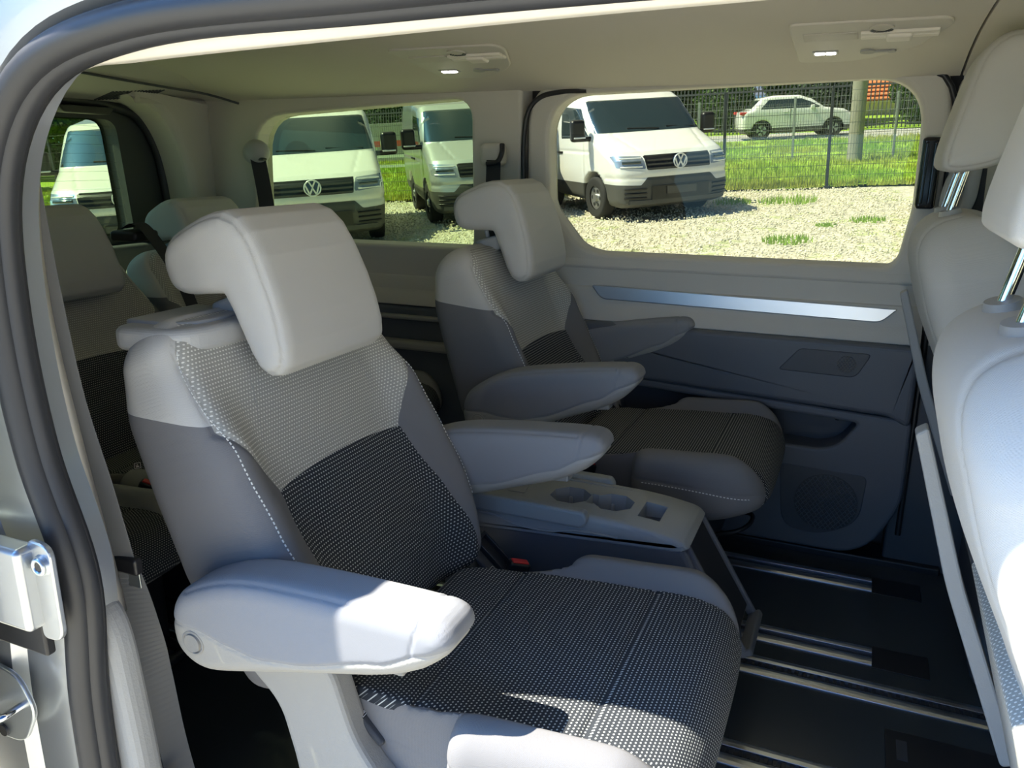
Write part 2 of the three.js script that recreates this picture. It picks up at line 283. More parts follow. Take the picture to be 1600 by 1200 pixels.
// ---- far sliding door
const d1 = struct('door_1', ext([[-0.965, 0.64, 0.01], [0.172, 0.64, 0.01], [0.172, 1.25, 0.06], [0.145, 1.36, 0.05], [-0.9, 1.345, 0.08], [-0.965, 1.28, 0.08]], 'xy', -0.89, -0.805, { holes: [[[-0.888, 0.985, 0.03], [-0.79, 0.866, 0.03], [-0.72, 0.846, 0.05], [0.09, 0.846, 0.04], [0.112, 1.0, 0.02], [0.105, 1.322, 0.13], [-0.9, 1.303, 0.13]]], bevel: 0.016, bseg: 5, seg: 12 }), M.trim, 'beige inner trim of the far sliding door around its window');
part(d1, 'belt_line_trim', toCreasedNormals(ext(belt(-0.80), 'zy', -0.962, 0.17), 0.5), M.trim);
part(d1, 'decor_strip', ext([[-0.742, 0.752, 0.004], [-0.712, 0.712, 0.02], [0.07, 0.7, 0.02], [0.106, 0.738, 0.004]], 'xy', -0.802, -0.788, { bevel: 0.003 }), M.brushed).userData.label = 'brushed silver decor strip';
part(d1, 'armrest_panel', ext([[-0.962, 0.50, 0.02], [0.12, 0.452, 0.02], [0.172, 0.42, 0.03], [0.172, 0.648, 0.01], [-0.962, 0.648, 0.01]], 'xy', -0.85, -0.748, { bevel: 0.014, bseg: 4 }), M.darkPanel).userData.label = 'charcoal upper door panel';
part(d1, 'lower_panel', ext([[-0.962, 0.03, 0.03], [0.1, 0.03, 0.09], [0.18, 0.2, 0.05], [0.176, 0.445, 0.02], [-0.962, 0.505, 0.02]], 'xy', -0.86, -0.757, { holes: [[[-0.64, 0.462, 0.01], [0.045, 0.422, 0.015], [0.0, 0.352, 0.03], [-0.05, 0.335, 0.02], [-0.64, 0.36, 0.03]]], bevel: 0.01, bseg: 3 }), M.darkPanel);
part(d1, 'pocket_back', box(-0.66, 0.07, 0.33, 0.5, -0.87, -0.845), M.darkPlastic);
part(d1, 'power_socket', [new THREE.CylinderGeometry(0.012, 0.012, 0.01, 20).rotateX(Math.PI / 2).translate(-0.01, 0.415, -0.842), box(-0.016, -0.004, 0.4, 0.43, -0.846, -0.838, 0.003)], M.pianoBlack);
{
  const lattice = (cx, cy, r, step, z, t) => { const out = []; for (const a of [R(52), R(-52)]) for (let k = -Math.floor(r / step); k <= r / step; k++) { const o = k * step, h = Math.sqrt(Math.max(0, r * r - o * o)); if (h < step / 2) continue; const g = new THREE.BoxGeometry(2 * h, t, 0.003); g.translate(0, o, 0).rotateZ(a).translate(cx, cy, z); out.push(g); } return merge(out); };
  const tw = part(d1, 'tweeter_plate', ext([[-0.178, 0.556, 0.012], [-0.125, 0.622, 0.012], [0.058, 0.622, 0.015], [0.024, 0.553, 0.02]], 'xy', -0.752, -0.7455, { bevel: 0.0025 }), M.darkPlastic);
  part(tw, 'grille_bars', lattice(-0.002, 0.588, 0.023, 0.0068, -0.7445, 0.002), M.darkPanel); part(tw, 'grille_disc', new THREE.CylinderGeometry(0.024, 0.024, 0.003, 28).rotateX(Math.PI / 2).translate(-0.002, 0.588, -0.7462), M.blackPlastic);
  const sp = part(d1, 'speaker_plate', ext([[-0.15, 0.28, 0.02], [0.086, 0.272, 0.02], [0.078, 0.13, 0.05], [-0.02, 0.072, 0.06], [-0.13, 0.085, 0.05]], 'xy', -0.764, -0.7555, { bevel: 0.003 }), M.darkPlastic);
  part(sp, 'grille_bars', lattice(-0.015, 0.178, 0.083, 0.0105, -0.754, 0.003), M.darkPanel); part(sp, 'grille_disc', new THREE.CylinderGeometry(0.085, 0.085, 0.003, 40).rotateX(Math.PI / 2).translate(-0.015, 0.178, -0.7557), M.blackPlastic);
}
part(d1, 'door_seal', tube([[-0.974, 0.72, -0.802], [-0.974, 1.0, -0.802], [-0.972, 1.2, -0.802], [-0.955, 1.268, -0.802], [-0.92, 1.3, -0.803], [-0.86, 1.312, -0.806], [-0.78, 1.314, -0.812]], 0.0075, 60), M.blackPlastic);
part(d1, 'front_seal', tube([[0.182, 0.1, -0.79], [0.182, 0.6, -0.79], [0.18, 1.15, -0.805], [0.172, 1.26, -0.806], [0.14, 1.32, -0.806], [0.08, 1.338, -0.81]], 0.0075, 40), M.blackPlastic);
part(d1, 'grip_vent', [box(0.112, 0.158, 1.0, 1.175, -0.806, -0.775, 0.01), box(0.118, 0.128, 1.012, 1.163, -0.778, -0.768, 0.004), box(0.138, 0.15, 1.012, 1.163, -0.778, -0.77, 0.004)], M.pianoBlack).userData.label = 'glossy black vertical grip';
// glass
const w1 = struct('window_1', box(-2.05, -1.12, 0.82, 1.33, -0.868, -0.867), M.tinted, 'tinted glass of the far rear quarter window');
const w2 = struct('window_2', box(-0.93, 0.13, 0.82, 1.35, -0.868, -0.867), M.glass, 'glass of the far sliding door window');
struct('window_3', box(0.38, 1.45, 0.8, 1.3, -0.868, -0.867), M.glass, 'glass of the far front door');

// ---- tailgate
const d2 = struct('door_2', ext([[-0.9, 0.0], [0.9, 0.0], [0.9, 1.2], [0.86, 1.45], [-0.86, 1.45], [-0.9, 1.2]], 'zy', -2.42, -2.345, { holes: [[[-0.555, 0.86, 0.05], [0.555, 0.86, 0.05], [0.53, 1.262, 0.06], [-0.53, 1.262, 0.06]]], bevel: 0.012, bseg: 3 }), std([0.045, 0.05, 0.05], 0.55), 'black inner panel of the tailgate around the rear window');
part(d2, 'frame_lip', tube([[-2.33, 0.8, -0.7], [-2.33, 1.0, -0.69], [-2.33, 1.17, -0.66], [-2.33, 1.26, -0.6], [-2.33, 1.295, -0.48], [-2.33, 1.305, -0.2], [-2.33, 1.31, 0.3], [-2.33, 1.305, 0.6]], 0.016, 60), M.rubber);
part(d2, 'lower_panel', box(-2.36, -2.3, 0.0, 0.84, -0.8, 0.8, 0.02), M.darkPanel);
part(d2, 'wiper_motor_cover', ext([[-0.46, 1.262, 0.01], [-0.29, 1.262, 0.01], [-0.27, 1.285, 0.01], [-0.48, 1.285, 0.01]], 'zy', -2.34, -2.29, { bevel: 0.005 }), M.blackPlastic);
part(wl, 'rear_pillar_trim', [ext([[-0.82, 0.7], [-0.7, 0.7, 0.05], [-0.69, 1.02, 0.1], [-0.66, 1.18, 0.1], [-0.58, 1.29, 0.1], [-0.42, 1.33, 0.1], [-0.82, 1.33, 0.02]], 'zy', -2.345, -2.2, { bevel: 0.03, bseg: 4 })], M.trim);
const w3 = struct('window_4', box(-2.386, -2.385, 0.83, 1.29, -0.58, 0.58), M.tinted, 'tinted rear window of the tailgate');
for (let i = 0; i < 13; i++) part(w3, 'heating_wire', box(-2.3835, -2.383, 0.88 + i * 0.029, 0.8806 + i * 0.029, -0.54, 0.54), M.blackPlastic);

// ---- near side: rear quarter behind the door opening, front door, sills
const wr = struct('wall_right', ext([[-2.34, -0.05], [-1.0, -0.05], [-1.0, 1.31], [-2.34, 1.31]], 'xy', 0.80, 0.87, { holes: [[[-2.05, 0.846, 0.1], [-1.22, 0.846, 0.05], [-1.22, 1.25, 0.07], [-2.0, 1.25, 0.1]]], bevel: 0.01 }), M.trim, 'inner rear quarter trim behind the door opening');
struct('window_5', box(-2.1, -1.18, 0.82, 1.28, 0.845, 0.846), M.privacy, 'tinted glass of the near rear quarter window');
part(wr, 'front_door_panel', ext([[0.42, -0.05], [1.65, -0.05], [1.65, 0.78], [0.85, 1.33], [0.42, 1.33]], 'xy', 0.80, 0.88, { holes: [[[0.52, 0.8, 0.05], [1.45, 0.8, 0.05], [0.85, 1.24, 0.08], [0.52, 1.24, 0.05]]], bevel: 0.01 }), M.trim);
struct('window_6', box(0.48, 1.5, 0.78, 1.27, 0.845, 0.846), M.glass, 'glass of the near front door');
part(wr, 'pillar_panel', box(0.30, 0.44, -0.05, 1.30, 0.80, 0.9, 0.02), M.trim);
part(wr, 'sill_panel', box(-0.95, 0.35, -0.4, -0.005, 0.80, 0.93, 0.02), M.paint);
// front end
const wf = struct('wall_front', box(1.62, 1.7, -0.05, 0.8, -0.88, 0.88), M.darkPlastic, 'dark front bulkhead under the windscreen');
part(wf, 'dashboard', ext([[1.15, 0.45, 0.05], [1.63, 0.4, 0.02], [1.63, 0.82, 0.02], [1.2, 0.8, 0.08]], 'xy', -0.8, 0.8, { bevel: 0.02 }), M.darkPlastic);
{ const g = box(-0.5, 0.5, 0, 0.001, -0.86, 0.86); g.rotateZ(Math.atan2(-0.55, 0.78)).translate(1.26, 1.07, 0); struct('window_7', g, M.glass, 'windscreen'); }

// ---- door opening: cream trim, double rubber seal, painted flange
const OPEN = [[-0.885, -0.3], [-0.892, 0.05], [-0.891, 0.4], [-0.872, 0.6], [-0.912, 0.77], [-0.922, 0.95], [-0.903, 1.085], [-0.86, 1.16], [-0.8, 1.205], [-0.68, 1.233], [-0.387, 1.24], [0.1, 1.242], [0.7, 1.242]];
const open = (dz, dx = 0) => OPEN.map(([x, y], i) => [x, y, dz]);
const seal = struct('trim_1', [sweep(open(0.905), ring(0.0135, -0.016, 0, 14, 1.25, 1.35), 150)], M.rubber, 'dark rubber seal around the sliding door opening');
part(seal, 'inner_lip', sweep(open(0.893), ring(0.0095, -0.002, 0, 12, 1.1, 1.4), 150), M.rubber);
part(seal, 'seal_groove', sweep(open(0.884), ring(0.008, -0.006, 0, 10, 1.6, 1), 150), M.blackPlastic);
{
  // painted flange: a stepped band outside the seal
  const fl = sweep(open(0.9), [[-0.02, -0.03], [-0.034, -0.012], [-0.045, 0.005], [-0.075, 0.012], [-0.105, 0.016], [-0.118, 0.03], [-0.26, 0.034], [-0.3, 0.02], [-0.3, -0.06], [-0.02, -0.06]], 150);
  struct('trim_2', toCreasedNormals(fl.toNonIndexed(), 0.6), M.paint, 'silver painted body flange around the door opening');
  const CR = [[-0.91, 0.575], [-0.937, 0.75], [-0.958, 0.94], [-0.945, 1.083], [-0.9, 1.175], [-0.828, 1.216], [-0.74, 1.222], [-0.42, 1.231], [-0.18, 1.236], [0.3, 1.24], [0.7, 1.24]];
  const cream = sweep([[-0.9, 0.5, 0.866], ...CR.map(([x, y]) => [x, y, 0.866])], [[0.0, -0.012], [0.003, -0.004], [0.003, 0.006], [-0.006, 0.014], [-0.022, 0.016], [-0.03, -0.03], [-0.01, -0.05], [0, -0.03]], 150);
  struct('trim_3', cream, M.creamTrim, 'cream headliner and pillar trim edge along the door opening');
}
const lowTrim = struct('trim_4', [ext([[-0.99, -0.05], [-0.855, -0.05, 0.02], [-0.85, 0.25, 0.1], [-0.872, 0.5, 0.05], [-0.9, 0.545, 0.03], [-0.99, 0.545]], 'xy', 0.832, 0.878, { bevel: 0.018, bseg: 4 })], M.midTrim, 'grey lower pillar trim beside the seal');
for (let i = 0; i < 12; i++) part(lowTrim, 'grip_rib', box(-0.872, -0.858, -0.02 + i * 0.021, -0.006 + i * 0.021, 0.80, 0.834, 0.004), M.darkPlastic);

// ---- the open sliding door, slid back along the outside
{
  const d = struct('door_3', ext([[-2.16, -0.38, 0.05], [-0.985, -0.38, 0.05], [-0.985, 1.25, 0.06], [-1.02, 1.38, 0.08], [-2.16, 1.38, 0.05]], 'xy', 0.99, 1.05, { holes: [[[-2.06, 0.8, 0.06], [-1.09, 0.8, 0.06], [-1.075, 1.27, 0.12], [-2.06, 1.27, 0.08]]], bevel: 0.012 }), M.paint, 'open sliding door slid back along the body side');
  part(d, 'door_glass', box(-2.08, -1.06, 0.78, 1.29, 1.02, 1.021), M.glass);
  part(d, 'door_handle', box(-1.3, -1.08, 0.55, 0.6, 1.05, 1.08, 0.012), M.paint);
}
// ================================================================== seats
// backrest frame: x = forward from the back plane, y = up along the back, z = across
const backHW = table([[-0.08, 0.225], [0, 0.24], [0.08, 0.258], [0.16, 0.268], [0.28, 0.268], [0.4, 0.264], [0.48, 0.254], [0.56, 0.236]]);
const backFront = table([[-0.08, 0.055], [0.02, 0.066], [0.1, 0.06], [0.2, 0.04], [0.3, 0.022], [0.42, 0.012], [0.5, 0.0], [0.56, -0.02]]);
const meshHW = (s) => (s > 0.355 ? lerp(0.25, 0.234, clamp((s - 0.355) / 0.09, 0, 1)) : s > 0.24 ? lerp(0.172, 0.25, clamp((s - 0.24) / 0.115, 0, 1)) : lerp(0.205, 0.172, clamp((s + 0.02) / 0.26, 0, 1)));
const meshEdge = (s, w) => { const a = Math.abs(w); return s > 0.46 ? Math.hypot(Math.max(0, a - 0.164), s - 0.46) - 0.07 : Math.min(a - meshHW(s), 0.3); };
const midEdge = (s, w) => s - (0.236 + 0.012 * (1 - (w / 0.17) ** 2));
function fBack(d, s, w) {
  const hw = backHW(s), a = Math.abs(w) / hw;
  const bol = 0.042 * sst(0.6, 0.93, a) * (1 - sst(0.3, 0.46, s)), lumb = -0.012 * (1 - sst(0.45, 0.75, a)) * (1 - sst(0.25, 0.4, s));
  let f = d - backFront(s) - bol - lumb;
  f = smax(f, -0.138 + 0.03 * sst(0.38, 0.56, s) - d - 0.03 * a * a * 0.3, 0.05);
  f = smax(f, Math.abs(w) - hw, 0.055);
  f = smax(f, s - 0.548 - 0.1 * d, 0.06);
  f = smax(f, -0.075 - s, 0.04);
  if (d > -0.05) { const e = Math.min(Math.abs(meshEdge(s, w)), s < 0.36 && Math.abs(w) < meshHW(s) ? Math.abs(midEdge(s, w)) : 1); f += 0.0032 * Math.exp(-((e / 0.006) ** 2)); }
  return f * 0.9;
}
const headPoly = [[-0.066, 0.592], [-0.069, 0.61], [-0.066, 0.632], [-0.052, 0.646], [-0.025, 0.652], [0.03, 0.657], [0.072, 0.648], [0.094, 0.605], [0.099, 0.5], [0.088, 0.425], [0.066, 0.415], [0.05, 0.432], [0.04, 0.51], [0.035, 0.543], [0.03, 0.556], [0.018, 0.564], [-0.02, 0.574], [-0.052, 0.582]];
const headSdf = polySdf(chaikin(headPoly, 1));
function fHead(d, s, w) {
  const f = headSdf(d, s) - 0.016, side = Math.abs(w) - lerp(0.148, 0.135, clamp((s - 0.42) / 0.22, 0, 1));
  let q = smax(f, side, 0.035);
  const e = Math.abs(Math.abs(w) - lerp(0.137, 0.124, clamp((s - 0.42) / 0.22, 0, 1)));
  if (d > 0.03 || s > 0.62) q += 0.0015 * Math.exp(-((e / 0.003) ** 2));
  return q * 0.9;
}
// cushion frame: x forward, y up from the seat reference, z across
const cushTop = table([[-0.3, -0.03], [-0.2, -0.02], [-0.1, -0.012], [0.05, -0.002], [0.15, 0.004], [0.22, 0.0], [0.3, -0.03]]);
function fCush(x, y, w) {
  const a = Math.abs(w), bol = 0.03 * sst(0.2, 0.232, a) * sst(-0.17, -0.05, x) * (1 - sst(0.16, 0.27, x));
  let f = y - cushTop(x) - bol;
  f = smax(f, a - 0.275, 0.05);
  f = smax(f, x - 0.272 + 0.02 * (a / 0.25) ** 4 - 0.12 * Math.min(0, y + 0.03), 0.09);
  f = smax(f, -0.285 + 0.22 * sst(0.185, 0.225, a) - x, 0.045);
  f = smax(f, -0.145 + 0.04 * sst(0.05, 0.28, x) - y, 0.05);
  if (y > -0.09) {
    const e1 = Math.abs(a - 0.204), e2 = Math.min(Math.abs(x + 0.15 - 0.05 * a), Math.abs(x - 0.105)), inC = a < 0.204;
    f += 0.0035 * Math.exp(-((e1 / 0.006) ** 2)) + (inC ? 0.005 * Math.exp(-((e2 / 0.007) ** 2)) : 0);
  }
  const e3 = Math.abs(y + 0.055 - 0.012 * Math.cos(x * 6)); if (a > 0.22) f += 0.0016 * Math.exp(-((e3 / 0.004) ** 2));
  return f * 0.9;
}
const armPoly = [[-0.052, -0.028], [-0.045, 0.022], [-0.02, 0.052], [0.07, 0.088], [0.2, 0.095], [0.36, 0.096], [0.388, 0.09], [0.392, 0.07], [0.33, 0.022], [0.18, -0.018], [0.03, -0.06], [-0.01, -0.066], [-0.04, -0.052]];
const armSdf = polySdf(chaikin(armPoly));
const armSeam = table([[-0.06, 0.004], [0.0, 0.0], [0.05, -0.012], [0.1, -0.02], [0.16, -0.012], [0.3, 0.03], [0.36, 0.058], [0.4, 0.07]]);
function fArm(x, y, z) {
  let f = smax(armSdf(x, y) - 0.01, Math.abs(z) - 0.046 + 0.006 * sst(0.05, -0.06, y), 0.03);
  f += 0.0018 * Math.exp(-(((y - armSeam(x)) / 0.0035) ** 2));
  const tip = Math.abs(x - 0.352 - 0.25 * (y - 0.08)); if (y > armSeam(x)) f += 0.0012 * Math.exp(-((tip / 0.003) ** 2));
  const top = Math.abs(Math.abs(z) - 0.036); if (y > 0.05 && x < 0.35) f += 0.0012 * Math.exp(-((top / 0.003) ** 2));
  return f * 0.9;
}
const seatGeo = (() => {
  const back = sdfGeo(fBack, [-0.17, -0.1, -0.3], [0.13, 0.58, 0.3], 0.0065, (d, s, w) => [w, s]);
  const front = (d) => -0.035 - d;
  const [panel, shell] = split(back, (d, s, w) => Math.max(meshEdge(s, w), front(d)));
  const [meshDark, meshLight] = split(panel, (d, s, w) => midEdge(s, w));
  const [shellDark, shellLight] = split(shell, (d, s) => s - (0.372 - 0.38 * (d - 0.015)));
  const head = sdfGeo(fHead, [-0.105, 0.38, -0.17], [0.13, 0.69, 0.17], 0.005, (d, s, w) => [w + d, s + d]);
  const cush = sdfGeo(fCush, [-0.32, -0.17, -0.3], [0.3, 0.05, 0.3], 0.006, (x, y, w) => [w, x - y]);
  const [cPanel, cSide] = split(cush, (x, y, w) => Math.max(Math.abs(w) - 0.204, -0.125 + 0.085 * sst(0.12, -0.02, x) - y));
  const arm = sdfGeo(fArm, [-0.08, -0.09, -0.065], [0.42, 0.125, 0.065], 0.004, (x, y, z) => [x, y + z]);
  const [armShell, armPad] = split(arm, (x, y) => y - armSeam(x));
  // stitch rows
  const st = [];
  for (const sg of [-1, 1]) {
    const row = []; for (let s = 0.06; s <= 0.53; s += 0.03) { const w = sg * (backHW(s) - 0.02 - 0.03 * sst(0.46, 0.54, s)); row.push(onSurface(fBack, [0.2, s, w], [-1, 0, 0], 0.0003)); } st.push(stitches(row));
  }
  const st2 = [], lineS = (pts) => stitches(pts.map(([w, s]) => onSurface(fBack, [0.2, s, w], [-1, 0, 0], 0.0002)), 0.003, 0.003, 0.0006);
  for (const sg of [-1, 1]) st2.push(lineS([[sg * 0.13, 0.46], [sg * 0.132, 0.41], [sg * 0.145, 0.36], [sg * 0.16, 0.3]]));
  const cs = [];
  for (const sg of [-1, 1]) { const row = []; for (let x = -0.03; x <= 0.24; x += 0.03) row.push(onSurface(fCush, [x, -0.062 + 0.012 * Math.cos(x * 6), sg * 0.4], [0, 0, -sg], 0.0003)); cs.push(stitches(row, 0.0045, 0.0035)); }
  return { meshDark, meshLight, shellDark, shellLight, head, cPanel, cSide, armShell, armPad, stitch: merge(st), seamStitch: st2, cushStitch: merge(cs) };
})();

function isofixLabel(parent, pos, rot) {
  const c = document.createElement('canvas'); c.width = c.height = 64; const g = c.getContext('2d');
  g.fillStyle = '#17181a'; g.fillRect(0, 0, 64, 64); g.strokeStyle = g.fillStyle = '#e8e8e8'; g.lineWidth = 5; g.strokeRect(7, 7, 50, 50);
  g.lineWidth = 6; g.beginPath(); g.moveTo(20, 18); g.lineTo(20, 44); g.lineTo(46, 44); g.stroke(); g.beginPath(); g.arc(34, 22, 5, 0, 7); g.fill(); g.beginPath(); g.moveTo(32, 28); g.lineTo(30, 38); g.lineTo(44, 36); g.stroke();
  const t = new THREE.CanvasTexture(c); t.colorSpace = THREE.SRGBColorSpace;
  const o = part(parent, 'child_seat_label', new THREE.BoxGeometry(0.016, 0.016, 0.001), isofixLabel.m ??= std(0xffffff, 0.6, { map: t }), pos, rot); o.userData.label = 'small black label with white child seat symbol'; return o;
}
function buckle(parent, pos, rot, red = M.red) {
  const b = part(parent, 'belt_buckle', [box(-0.022, 0.022, 0, 0.075, -0.013, 0.013, 0.006), tube([[0, -0.1, 0.0], [-0.004, -0.05, 0.002], [0, 0.01, 0]], 0.012, 12, 8)], M.blackPlastic, pos, rot);
  const k = part(b, 'release_button', [box(-0.017, 0.017, 0.06, 0.0775, -0.0075, 0.0095, 0.002), box(-0.017, 0.017, 0.05, 0.073, -0.0145, -0.008, 0.002)], red); k.userData.label = 'red release button'; return b;
}
function armrest(parent, z, deg, flip, x = -0.335, y = 0.51) {
  const a = part(parent, 'armrest', seatGeo.armPad, M.armCloth, [x, y, z], [0, 0, R(deg)]);
  part(a, 'armrest_shell', seatGeo.armShell, M.greyPlastic);
  const zz = flip * 0.0425;
  const b = part(a, 'pivot_button', [new THREE.CylinderGeometry(0.0135, 0.0145, 0.006, 28).rotateX(Math.PI / 2).translate(-0.012, -0.022, zz), new THREE.TorusGeometry(0.0175, 0.002, 8, 30).translate(-0.012, -0.022, zz - flip * 0.001)], M.greyPlastic);
  part(a, 'adjuster_lever', box(0.275, 0.318, -0.002, 0.012, -0.016, 0.016, 0.004), M.greyPlastic); return a;
}
// a single seat of the second row; o: +1 when its outer side faces the camera
function captainSeat(label, x, z, o, { recline, cushY, cushZ, headUp, arms, cap }) {
  const t = thing('captain_seat', label, 'seat', [x, 0, z], 0);
  const bp = [-0.27, 0.40, 0], br = [0, 0, R(recline)];
  const back = part(t, 'backrest', seatGeo.shellDark, M.darkCloth, bp, br); back.userData.label = 'charcoal cloth side of the backrest';
  part(back, 'upper_side_panel', seatGeo.shellLight, M.lightCloth).userData.label = 'light grey cloth shoulder panel';
  part(back, 'upper_center_panel', seatGeo.meshLight, M.lightDots).userData.label = 'light grey dotted cloth panel';
  part(back, 'lower_center_panel', seatGeo.meshDark, M.darkDots).userData.label = 'charcoal cloth panel with white dots';
  part(back, 'edge_stitching', seatGeo.stitch, M.stitch).userData.label = 'white stitching';
  for (const g of seatGeo.seamStitch) part(back, 'panel_stitching', g, M.seam);
  const sa = Math.sin(br[2]), ca = Math.cos(br[2]);
  const head = part(t, 'headrest', seatGeo.head, M.lightCloth, [bp[0] - sa * headUp, bp[1] + ca * headUp, 0], br);
  part(head, 'headrest_collar', [bar([-0.03, 0.52, 0.06], [-0.03, 0.60, 0.06], 0.006), bar([-0.03, 0.52, -0.06], [-0.03, 0.60, -0.06], 0.006), box(-0.06, 0.008, 0.51 - headUp, 0.548 - headUp, -0.085, 0.085, 0.008)], M.capPlastic);
  if (cap) {
    const c = part(t, 'shoulder_cap', ext([[-0.565, o * 0.03, 0.02], [-0.43, o * 0.03, 0.02], [-0.415, o * 0.16, 0.06], [-0.445, o * 0.232, 0.05], [-0.565, o * 0.24, 0.03]], 'xz', 0.845, 0.882, { bevel: 0.012, bseg: 5 }), M.capPlastic);
    c.userData.label = 'grey plastic belt guide cap with a recessed lid';
    part(c, 'cap_lid', ext([[-0.57, o * 0.055, 0.01], [-0.455, o * 0.055, 0.012], [-0.445, o * 0.15, 0.04], [-0.465, o * 0.196, 0.04], [-0.57, o * 0.204, 0.01]], 'xz', 0.874, 0.8865, { bevel: 0.004, bseg: 3 }), M.capPlastic);
  }
  const cu = part(t, 'seat_cushion', seatGeo.cPanel, M.darkDots, [0.085, cushY, cushZ]); cu.userData.label = 'charcoal cloth seat panel with white dots';
  part(cu, 'cushion_bolster', seatGeo.cSide, M.darkCloth).userData.label = 'plain charcoal cloth bolster';
  part(cu, 'edge_stitching', seatGeo.cushStitch, M.stitch);
  armrest(t, 0.298 * o, arms[0], o, arms[2], arms[3]); armrest(t, -0.298 * o, arms[1], 1, arms[4], arms[5]);
  // pedestal
  for (const sg of [-1, 1]) {
    const zc = sg * 0.262, outer = sg === o, c = part(t, 'base_cover', [ext(!outer ? [[-0.26, 0.3, 0.03], [-0.238, 0.05, 0.02], [0.16, 0.05, 0.02], [0.18, 0.2, 0.03], [0.0, 0.24, 0.05], [-0.1, 0.3, 0.03]] : [[-0.34, 0.425, 0.03], [-0.31, 0.39, 0.03], [-0.265, 0.35, 0.03], [-0.238, 0.24, 0.04], [-0.238, 0.05, 0.02], [0.16, 0.05, 0.02], [0.18, 0.2, 0.03], [0.02, 0.225, 0.05], [-0.09, 0.265, 0.04], [-0.135, 0.33, 0.03], [-0.168, 0.44, 0.03], [-0.28, 0.48, 0.04]], 'xy', zc - 0.022, zc + 0.022, { bevel: 0.01, bseg: 3 })], outer ? M.greyPlastic : M.darkPlastic);
    c.userData.label = outer ? 'grey plastic side cover of the seat base' : 'dark inner side cover of the seat base';
    const bz = part(t, 'anchor_bezel', [box(-0.012, 0, -0.075, 0.07, -0.042, 0.03, 0.005)], M.darkPlastic, [-0.158, cushY - 0.045, sg * 0.226], [0, 0, R(48)]);
    part(bz, 'anchor_slot', [box(0, 0.002, -0.045, 0.045, -0.03, 0.004), box(0, 0.012, -0.045, 0.045, -0.034, -0.028, 0.002), box(0, 0.012, -0.045, 0.045, 0.003, 0.009, 0.002), box(0, 0.012, 0.04, 0.048, -0.034, 0.009, 0.002)], M.blackPlastic);
    isofixLabel(bz, [0.001, -0.02, 0.02], [0, R(90), 0]);
  }
  part(t, 'base_frame', [box(-0.22, 0.2, 0.1, 0.3, -0.2, 0.2, 0.02), box(-0.24, 0.17, 0.012, 0.1, -0.235, -0.19, 0.01), box(-0.24, 0.17, 0.012, 0.1, 0.19, 0.235, 0.01)], M.blackPlastic);
  part(t, 'release_handle', tube([[0.16, 0.16, -0.06], [0.27, 0.2, -0.055], [0.29, 0.21, 0], [0.27, 0.2, 0.055], [0.16, 0.16, 0.06]], 0.006, 24), M.blackPlastic);
  buckle(t, [-0.115, cushY - 0.118, -o * 0.225], [0, R(40), R(-16)]);
  return t;
}
captainSeat('grey and charcoal dotted cloth single seat nearest the open door, sunlight on its armrest', -0.45, 0.46, 1, { recline: 20, cushY: 0.405, cushZ: 0.045, headUp: 0, arms: [0, 4, -0.345, 0.484, -0.335, 0.503], cap: true });
captainSeat('grey and charcoal single seat beside the far sliding door window, behind the console', -0.475, -0.49, -1, { recline: 15.5, cushY: 0.43, cushZ: 0, headUp: 0.012, arms: [8, 7, -0.33, 0.525, -0.335, 0.525], cap: false });

// rear bench seats
function rearSeat(label, x, z) {
  const t = thing('rear_seat', label, 'seat', [x, 0, z], 0, 'third row seats');
  const bp = [-0.2, 0.36, 0], br = [0, 0, R(22)];
  const back = part(t, 'backrest', seatGeo.shellDark, M.darkCloth, bp, br);
  part(back, 'upper_side_panel', seatGeo.shellLight, M.lightCloth); part(back, 'upper_center_panel', seatGeo.meshLight, M.lightDots); part(back, 'lower_center_panel', seatGeo.meshDark, M.darkDots);
  const head = part(t, 'headrest', seatGeo.head, M.lightCloth, bp, br);
  part(head, 'headrest_collar', [box(-0.06, 0.012, 0.534, 0.555, -0.1, 0.1, 0.006), bar([-0.03, 0.5, 0.06], [-0.03, 0.6, 0.06], 0.006), bar([-0.03, 0.5, -0.06], [-0.03, 0.6, -0.06], 0.006)], M.capPlastic);
  const cu = part(t, 'seat_cushion', seatGeo.cPanel, M.darkDots, [0.14, 0.39, 0]); part(cu, 'cushion_bolster', seatGeo.cSide, M.greyPlastic); part(cu, 'edge_stitching', seatGeo.cushStitch, M.stitch);
  part(t, 'base_frame', [box(-0.15, 0.3, 0.06, 0.27, -0.22, 0.22, 0.02), box(-0.15, 0.3, 0.0, 0.06, -0.22, -0.17, 0.008), box(-0.15, 0.3, 0.0, 0.06, 0.17, 0.22, 0.008)], M.blackPlastic);
  part(t, 'front_rail', [bar([0.36, 0.07, -0.2], [0.36, 0.07, 0.2], 0.012), bar([0.28, 0.09, -0.19], [0.36, 0.07, -0.19], 0.01), bar([0.28, 0.09, 0.19], [0.36, 0.07, 0.19], 0.01)], M.blackPlastic);
  buckle(t, [0.19, 0.345, -0.268], [0, R(30), R(-24)], M.red);
  isofixLabel(t, [0.2, 0.458, -0.268], [0, R(60), 0]);
  return t;
}
rearSeat('third row seat in the middle of the rear bench, headrest before the rear window', -1.64, 0.03);
rearSeat('third row seat beside the far rear quarter window', -1.64, -0.535);
rearSeat('third row seat behind the near door pillar, only its cushion edge seen', -1.64, 0.595);

